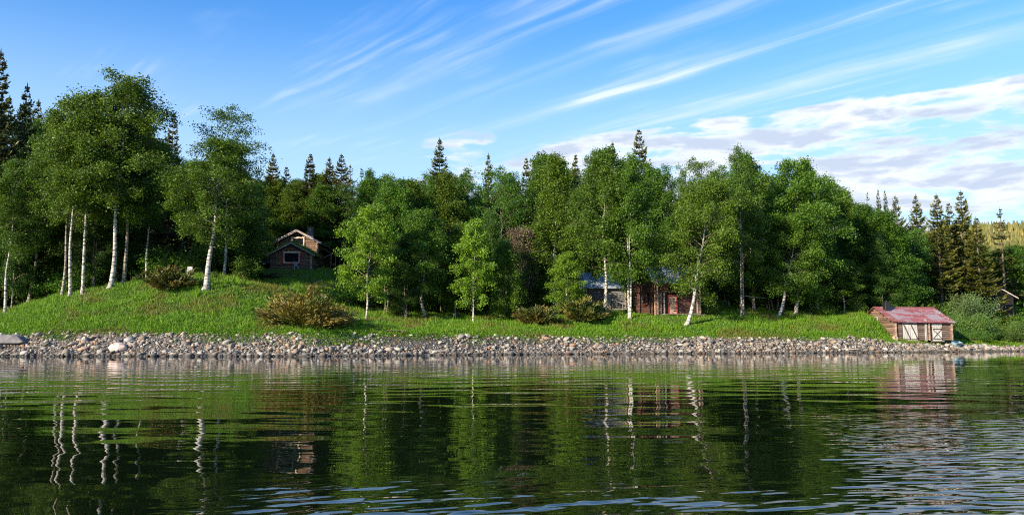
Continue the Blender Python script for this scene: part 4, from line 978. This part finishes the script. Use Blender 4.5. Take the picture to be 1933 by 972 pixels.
# --- red log cabin (rotated) --------------------------------------------
Yr = 87.3; Xr = xat(1241, Yr); zr0 = zat(592, Yr); PHI = R(20)
rc = thing('red_log_cabin', 'dark red log cabin with blue grey tin roof and pale plank door framed in red', 'cabin', (Xr, Yr, zr0), PHI)
Wd, Dp = 5.4, 5.0; EV, RG = 3.65, 5.35; dl = .24
wall_logs(rc, (0, Dp), (0, 0), -.2, 16, dl, 'red_log', phase=.5, gable=(Dp / 2, EV, RG - .1), holes=[(2.6, 3.7, 1.0, 2.3)])
wl = wall_logs(rc, (Wd, 0), (Wd, Dp), -.2, 16, dl, 'red_log', phase=.5, gable=(Dp / 2, EV, RG - .1), ext1=.2)
wall_logs(rc, (0, .40), (Wd, .40), -.2, 11, dl, 'red_log', ext=-.05, holes=[(1.55, 2.75, 0, 2.15)])
wall_logs(rc, (0, 0), (Wd, 0), 2.35, 6, dl, 'red_log', wname='upper_wall')
# short stacked corner logs that frame the porch
b = MB(); b.box(.02, -.03, -.2, .55, .03, 2.35); cw = b.obj('corner_wall', M['dark_inside'], rc)
for i in range(11):
    o = link('log', LOGS['warm_log'][i % 4], cw, (-.24, 0, -.08 + i * dl * .94)); o.scale = (.85 + random.uniform(-.06, .06), dl, dl)
wsh = window(rc, 1.35, 2.35, 1.12, 2.15, 0, M['red_paint'], M['grey_wood'], (2, 0), .08, rz=-math.pi / 2, loc=(-.12, Dp - 1.3 + .5 + .0, 0))
b = MB(); b.box(1.62, .24, .02, 2.62, .30, 1.98); dr = b.obj('door', M['door_pink'], rc)
b = MB(); b.box(1.5, .18, .0, 1.62, .34, 2.1); b.box(2.62, .18, .0, 2.74, .34, 2.1); b.box(1.618, .182, 1.98, 2.622, .338, 2.1); b.obj('door_frame', M['red_paint'], rc)
b = MB(); b.box(1.70, .19, .95, 1.75, .238, 1.2); b.tube([(1.74, .18, 1.1), (1.82, .18, 1.1)], .015, 5); b.obj('handle', M['black_metal'], dr)
for k in (.3, 1.6):
    b = MB(); b.box(2.2, .225, k, 2.6, .238, k + .06); b.obj('hinge', M['black_metal'], dr)
for k in range(5):
    b = MB(); b.box(.56, -.55 + k * .29, -.1, Wd + .4, -.55 + k * .29 + .27, -.04); b.obj('deck_board', M['grey_wood'], rc)
for x_ in (.95, 5.2):
    b = MB(); b.box(x_ - .06, -.04, -.04, x_ + .06, .08, 2.34); b.obj('post', M['grey_wood'], rc)
TINW = (Wd + 1.0) / 7
for k in range(7):
    xa = -.5 + k * TINW; dz_ = .006 * (k % 2)
    b = MB(); b.prism([(-.5, EV - .32 + dz_), (Dp / 2, RG + dz_), (Dp / 2, RG + .06 + dz_), (-.5, EV - .26 + dz_)], 'x', xa, xa + TINW * .985); b.box(xa - .015, Dp / 2 - .02, RG + .05, xa + .015, Dp / 2 - .005, RG + .09); b.obj('roof_sheet', M['tin'], rc)
slope('roof_back', rc, -.5, Wd + .5, Dp + .5, EV - .32, Dp / 2 + .004, RG, .06, M['tin'])
b = MB(); b.prism([(-.52, EV - .42), (Dp / 2, RG - .12), (Dp / 2, RG - .01), (-.52, EV - .33)], 'x', -.54, -.50); b.prism([(Dp + .52, EV - .42), (Dp / 2, RG - .12), (Dp / 2, RG - .01), (Dp + .52, EV - .33)], 'x', -.54, -.50); b.obj('barge_board', M['grey_wood'], rc)
# --- grey log cabin ---------------------------------------------------------
Yg_ = 95.5; Xg_ = xat(1089, Yg_); zg0 = zat(586, Yg_)
gc = thing('grey_log_cabin', 'weathered grey log cabin with a red framed window and wooden steps behind the birches', 'cabin', (Xg_, Yg_, zg0), R(8))
Wg, Dg = 6.0, 4.6; EG, RGg = 2.95, 4.75
wall_logs(gc, (0, 0), (Wg, 0), -.5, 15, .25, 'grey_log', holes=[(.25, 1.35, 1.65, 2.75), (3.2, 4.3, .3, 2.2)])
wall_logs(gc, (0, Dg), (0, 0), -.5, 14, .25, 'grey_log', phase=.5, gable=(Dg / 2, EG, RGg - .1)); wall_logs(gc, (Wg, 0), (Wg, Dg), -.5, 14, .25, 'grey_log', phase=.5, gable=(Dg / 2, EG, RGg - .1))
window(gc, .38, 1.22, 1.78, 2.62, -.12, M['red_paint'], M['white_paint'], (2, 0), .13)
b = MB(); b.box(3.25, -.10, .3, 4.25, -.04, 2.2); b.obj('door', M['grey_wood'], gc)
b = MB(); b.prism([(-.5, EG - .3), (Dg / 2, RGg), (Dg / 2, RGg + .07), (-.5, EG - .23)], 'x', -.55, Wg + .2); b.obj('roof', M['tin'], gc)
slope('roof_back', gc, -.55, Wg + .2, Dg + .5, EG - .3, Dg / 2 + .004, RGg, .07, M['tin'])
st = None
for k in range(3):
    b = MB(); b.box(3.9, -1.5 + k * .38, -.55 + k * .24, 5.4, -1.5 + k * .38 + .32, -.48 + k * .24); o_ = b.obj('step', M['grey_wood'], gc)
b = MB(); b.tube([(5.3, -1.4, -.4), (5.3, -1.4, .7)], .04, 5); b.tube([(4.0, -.25, .2), (4.0, -.25, 1.45)], .04, 5); b.tube([(4.0, -.25, 1.4), (5.6, -1.4, .75)], .04, 5); b.obj('handrail', M['grey_wood'], gc)
b = MB(); b.box(2.6, -.9, .15, 6.0, -.14, .22); b.obj('porch_floor', M['grey_wood'], gc)
# --- boathouse --------------------------------------------------------------
Yb = 90.3; Xb = xat(1689, Yb); zb0 = zat(644, Yb); PB_ = R(6)
bh = thing('boathouse', 'low log boathouse with a red rusty metal roof and white doors by the water', 'boathouse', (Xb, Yb, zb0), PB_)
Wb, Db = 6.75, 6.6; EB, RB = 2.42, 4.05; db = .235
SAG = .16 * 0
wall_logs(bh, (0, 0), (Wb, 0), .1, 10, db, 'boat_log', ext=.05, holes=[(.92, 2.72, 0, 2.2), (4.45, 5.65, 0, 1.95), (3.60, 3.82, 0, 3)])
wall_logs(bh, (0, Db), (0, 0), .1, 10, db, 'warm_log', phase=.5, gable=(Db / 2, EB, RB - .12), ext1=.30, holes=[(2.4, 3.6, 2.3, 2.85)])
wall_logs(bh, (Wb, 0), (Wb, Db), .1, 10, db, 'warm_log', phase=.5, gable=(Db / 2, EB, RB - .12), ext=.30)
# log-end stacks at the corners and next to the middle post
for x_, nm in ((0.0, 0), (Wb, 1), (4.02, 2)):
    b = MB(); b.box(x_ - .10, -.04, .1, x_ + .10, .04, 2.35); cp = b.obj('corner_post', M['dark_inside'], bh)
    for i in range(10):
        o = link('log', LOGS['warm_log'][i % 4], cp, (x_, -.33, .1 + (i + .5) * db * .94)); o.rotation_euler[2] = math.pi / 2; o.scale = (.36, db * random.uniform(.85, 1.1) * (1.1 if nm < 2 else .8), db * .98)
b = MB(); b.box(3.60, -.26, 0, 3.80, -.06, 2.5); b.obj('post', M['grey_wood'], bh, bevel=.015)
def shed_door(x0, x1, z0, z1, flip, both, m2):
    b = MB(); nb_ = 4
    for k in range(nb_):
        wv = (x1 - x0) / nb_; b.box(x0 + k * wv + .006, -.16 - .004 * (k % 2), z0, x0 + (k + 1) * wv - .006, -.11, z1)
    d_ = b.obj('door', M['door_white'], bh)
    for zz in (z0 + .12, z1 - .28):
        b = MB(); b.box(x0 + .03, -.205, zz, x1 - .03, -.166, zz + .10); b.obj('rail', m2, d_)
    for s_ in ([flip] if not both else [0, 1]):
        xa, xb_ = (x0 + .06, x1 - .06) if s_ else (x1 - .06, x0 + .06); wv = .05; yy = -.20 if s_ else -.235
        b = MB(); b.prism([(xa - wv, z0 + .23), (xa + wv, z0 + .23), (xb_ + wv, z1 - .30), (xb_ - wv, z1 - .30)], 'y', yy - .004, yy + .028); b.obj('brace', m2 if s_ == 0 or not both else M['dark_brace'], d_)
    return d_
shed_door(.95, 1.81, .05, 2.18, 0, False, M['dark_brace']); shed_door(1.84, 2.68, .05, 2.14, 0, False, M['dark_brace'])
shed_door(4.50, 5.60, .10, 1.62, 0, True, M['dark_brace'])
b = MB(); b.box(4.46, -.17, 1.66, 5.64, -.10, 1.98); b.obj('door_head_board', M['door_white'], bh)
b = MB(); b.box(.85, -.30, -.05, 2.8, -.02, .05); b.obj('sill', M['driftwood'], bh)
b = MB(); b.box(4.3, -.30, -.05, 5.8, -.02, .08); b.obj('sill', M['driftwood'], bh)
nsheet = 9; x0_, x1_ = -.45, Wb + .45; sw_ = (x1_ - x0_) / nsheet
for k in range(nsheet):
    xa = x0_ + k * sw_; xb_ = xa + sw_; dz_ = .007 * (k % 2); b = MB()
    ya, yb_ = -.55, Db / 2; za, zb_ = EB - .20, RB
    nr = 4     # low corrugation ribs
    for j in range(nr):
        c0 = xa + (xb_ - xa) * j / nr; c1 = xa + (xb_ - xa) * (j + 1) / nr; cm = (c0 + c1) / 2
        def sg(x): return -.10 * max(0, (x - x0_) / (x1_ - x0_)) - .05 * math.sin(math.pi * (x - x0_) / (x1_ - x0_))
        b.add([(c0, ya, za + dz_ + sg(c0)), (cm, ya, za + .03 + dz_ + sg(cm)), (c1, ya, za + dz_ + sg(c1)), (c0, yb_, zb_ + dz_ + sg(c0)), (cm, yb_, zb_ + .03 + dz_ + sg(cm)), (c1, yb_, zb_ + dz_ + sg(c1)),
               (c0, ya, za - .03 + sg(c0)), (c1, ya, za - .03 + sg(c1)), (c0, yb_, zb_ - .03 + sg(c0)), (c1, yb_, zb_ - .03 + sg(c1))],
              [(0, 1, 4, 3), (1, 2, 5, 4), (0, 6, 7, 2, 1), (6, 8, 9, 7), (0, 3, 8, 6), (2, 7, 9, 5), (3, 4, 5, 9, 8)])
    b.obj('roof_sheet', M['rust'], bh)
slope('roof_back', bh, x0_, x1_ , Db + .4, EB - .25, Db / 2 + .01, RB - .05, .04, M['rust'])
for k in range(7):     # rafter ends under the eave and purlins under the verge
    xx = .3 + k * 1.0; b = MB(); b.tube([(xx, -.50, EB - .31 - .012 * k), (xx, .2, EB + .0 - .012 * k)], .05, 6); b.obj('rafter_end', M['log_end'], bh)
for k in range(5):
    f = (k + .5) / 5; b = MB(); b.tube([(-.40, f * Db / 2, EB - .22 + (RB - EB) * f * 1.0), (.1, f * Db / 2, EB - .22 + (RB - EB) * f)], .07, 6); b.obj('purlin_end', M['brown_log'], bh)
b = MB(); b.box(.38, 2.15, 3.0, .98, 2.75, 4.55); b.box(.33, 2.10, 4.55, 1.03, 2.80, 4.62); b.obj('chimney', M['black_metal'], bh, bevel=.015)
window(bh, -.55, .55, 2.38, 2.78, 0, M['grey_wood'], M['grey_wood'], (1, 0), .09, rz=-math.pi / 2, loc=(-.14, 3.6, 0))
b = MB(); b.box(-.3, 4.4, .9, -.18, 5.3, 2.2); b.obj('shutter_board', M['grey_wood'], bh)
# things round the boathouse
def at(px, Y, dz=0): X = xat(px, Y); return (X, Y, gz(X, Y) + dz)
b = MB(); x, y, z = at(1690.5, 89.2); b.tube([(0, -.12, .28), (0, .25, .30)], .31, 14); o = b.obj('log_round', M['soil'], None, (x, y, z - .02), bevel=.02); o.rotation_euler[2] = .3
tag(o, 'round tan sawn log end lying at the left front corner of the boathouse', 'log')
tb = thing('tub', 'pale blue plastic tub tipped on its side right of the boathouse', 'tub', at(1803, 91.5), .4); tb.rotation_euler[0] = .35
b = MB(); n_ = 10
def ring_(z, rx, ry): return [(rx * (abs(math.cos(t)) ** .5) * math.copysign(1, math.cos(t)), ry * (abs(math.sin(t)) ** .5) * math.copysign(1, math.sin(t)), z) for t in [2 * math.pi * k / 16 for k in range(16)]]
R0 = ring_(0.05, .5, .33) + ring_(.52, .62, .42) + ring_(.52, .57, .38) + ring_(.09, .46, .29)
b.add(R0, [tuple(range(16))[::-1]] + [(i * 16 + k, i * 16 + (k + 1) % 16, (i + 1) * 16 + (k + 1) % 16, (i + 1) * 16 + k) for i in range(3) for k in range(16)] + [tuple(48 + k for k in range(16))])
tbo = b.obj('basin', M['blue_plastic'], tb); b = MB(); b.add(ring_(.50, .66, .46) + ring_(.55, .66, .46) + ring_(.55, .56, .37) + ring_(.50, .56, .37), [(i * 16 + k, i * 16 + (k + 1) % 16, ((i + 1) % 4) * 16 + (k + 1) % 16, ((i + 1) % 4) * 16 + k) for i in range(4) for k in range(16)]); b.obj('rim', M['blue_plastic'], tb)
# bench-like plank at the landing
pl = thing('plank_bench', 'low reddish brown plank lying on the grass edge above the fine scree', 'plank', at(738, float(Yw(738)) + 4.3, .02), .06)
b = MB(); b.box(-1.35, -.2, .14, 1.35, .2, .20); b.obj('board', M['plank'], pl, bevel=.01)
for x_ in (-1.0, 1.0): b = MB(); b.box(x_ - .1, -.16, -.05, x_ + .1, .16, .138); b.obj('block', M['plank'], pl)
# big slab and boulders
def boulder(px, s, rxyz, label, col=None, seed=1, name='boulder', m_=None):
    rng = np.random.default_rng(seed); Y = float(Yw(px)) + s; X = xat(px, Y); v = rock(IV2, rng, 10) * rxyz
    me = mesh_np(name, v, IF2, m_ or M['stone']); o = link(name, me, None, (X, Y, gz(X, Y) + rxyz[2] * .35)); tag(o, label, 'boulder'); return o
mslab = simple('grey_slab', (.20, .19, .19), dark=(.12, .115, .12), scale=2, bmp=.05); mpink = simple('pink_white_boulder', (.66, .56, .50), dark=(.42, .27, .21), scale=2.2, bmp=.05); mrust = simple('rusty_stone', (.42, .22, .13), dark=(.28, .14, .09), scale=2)
b = MB(); b.prism([(-1.9, 0), (1.35, 0), (1.75, .12), (1.2, .62), (.6, .72), (-1.9, .72)], 'y', -.45, .55); o = b.obj('rock_slab', mslab, None, (xat(14, 67), 67 - .2, gz(xat(14, 67), 67) - .02), bevel=.07); tag(o, 'flat dark grey rock slab lying at the left edge of the stone bank', 'boulder')
boulder(225, .9, (.78, .5, .55), 'large pink and white boulder in the left stone bank near the water', seed=3, m_=mpink)
boulder(243, 2.2, (.42, .35, .3), 'rounded pale boulder above the pink and white one', seed=4, m_=simple('pale_boulder', (.55, .54, .52), dark=(.36, .35, .33), scale=2, bmp=.04))
boulder(1080, 1.6, (.45, .35, .25), 'rusty brown boulder in the middle of the stone bank', seed=5, m_=mrust)
for px, s, L, a, lb in ((820, .5, 3.0, .03, 'long grey driftwood log at the waterline below the scree'), (1600, .45, 2.6, -.05, 'pale driftwood log at the waterline left of the boathouse'), (70, 1.2, 1.6, .5, 'short bleached driftwood piece beside the dark slab'), (1820, 1.0, 2.2, -.25, 'grey driftwood lying right of the boathouse')):
    Y = float(Yw(px)) + s; X = xat(px, Y); z = max(gz(X, Y), .02) + .12; b = MB()
    b.tube([(-L / 2, 0, 0), (-L / 4, .05, .02), (0, -.02, .0), (L / 3, .03, .04), (L / 2, .0, .02)], [.09, .10, .09, .07, .03], 7); o = b.obj('driftwood', M['driftwood'], None, (X, Y, z), smooth=True); o.rotation_euler[2] = a; tag(o, lb, 'driftwood')
# cable between the slim trunks
b = MB(); b.tube([(xat(1408, 93), 93, zat(558, 93)), (xat(1425, 93.5), 93.5, zat(561, 93.5)), (xat(1447, 94), 94, zat(562, 94))], .022, 5); o = b.obj('rope', M['white_paint']); tag(o, 'white rope stretched between slim trunks right of the red cabin', 'rope')
# --- small dark hut ------------------------------------------------------------
Yh = 107.5; Xh = xat(1896, Yh); zh = zat(587, Yh)
hh = thing('small_hut', 'small black hut with pale roof edge and a white framed window at the right', 'hut', (Xh, Yh, zh), R(-4))
b = MB(); b.prism([(-1.9, -1.0), (1.5, -1.0), (1.5, 1.9), (-.15, 2.85), (-1.9, 1.9)], 'y', 0, 3.5); b.obj('wall', simple('black_tar_board', (.028, .024, .024), dark=(.015, .013, .013), scale=4), hh)
for sd_, xe in ((-1, -2.35), (1, 1.95)):
    b = MB(); b.prism([(xe, 1.68), (-.15 + .004 * sd_, 2.9), (-.15 + .004 * sd_, 2.98), (xe, 1.76)], 'y', -.4, 3.9); b.obj('roof', M['turf_soil'], hh)
    b = MB(); b.prism([(xe, 1.60), (-.15, 2.86), (-.15, 3.02), (xe, 1.76)], 'y', -.46, -.405); b.obj('barge_board', M['pale_wood'], hh)
window(hh, -1.15, -.45, .2, 1.0, -.02, M['white_paint'], M['white_paint'], (0, 0), .13)
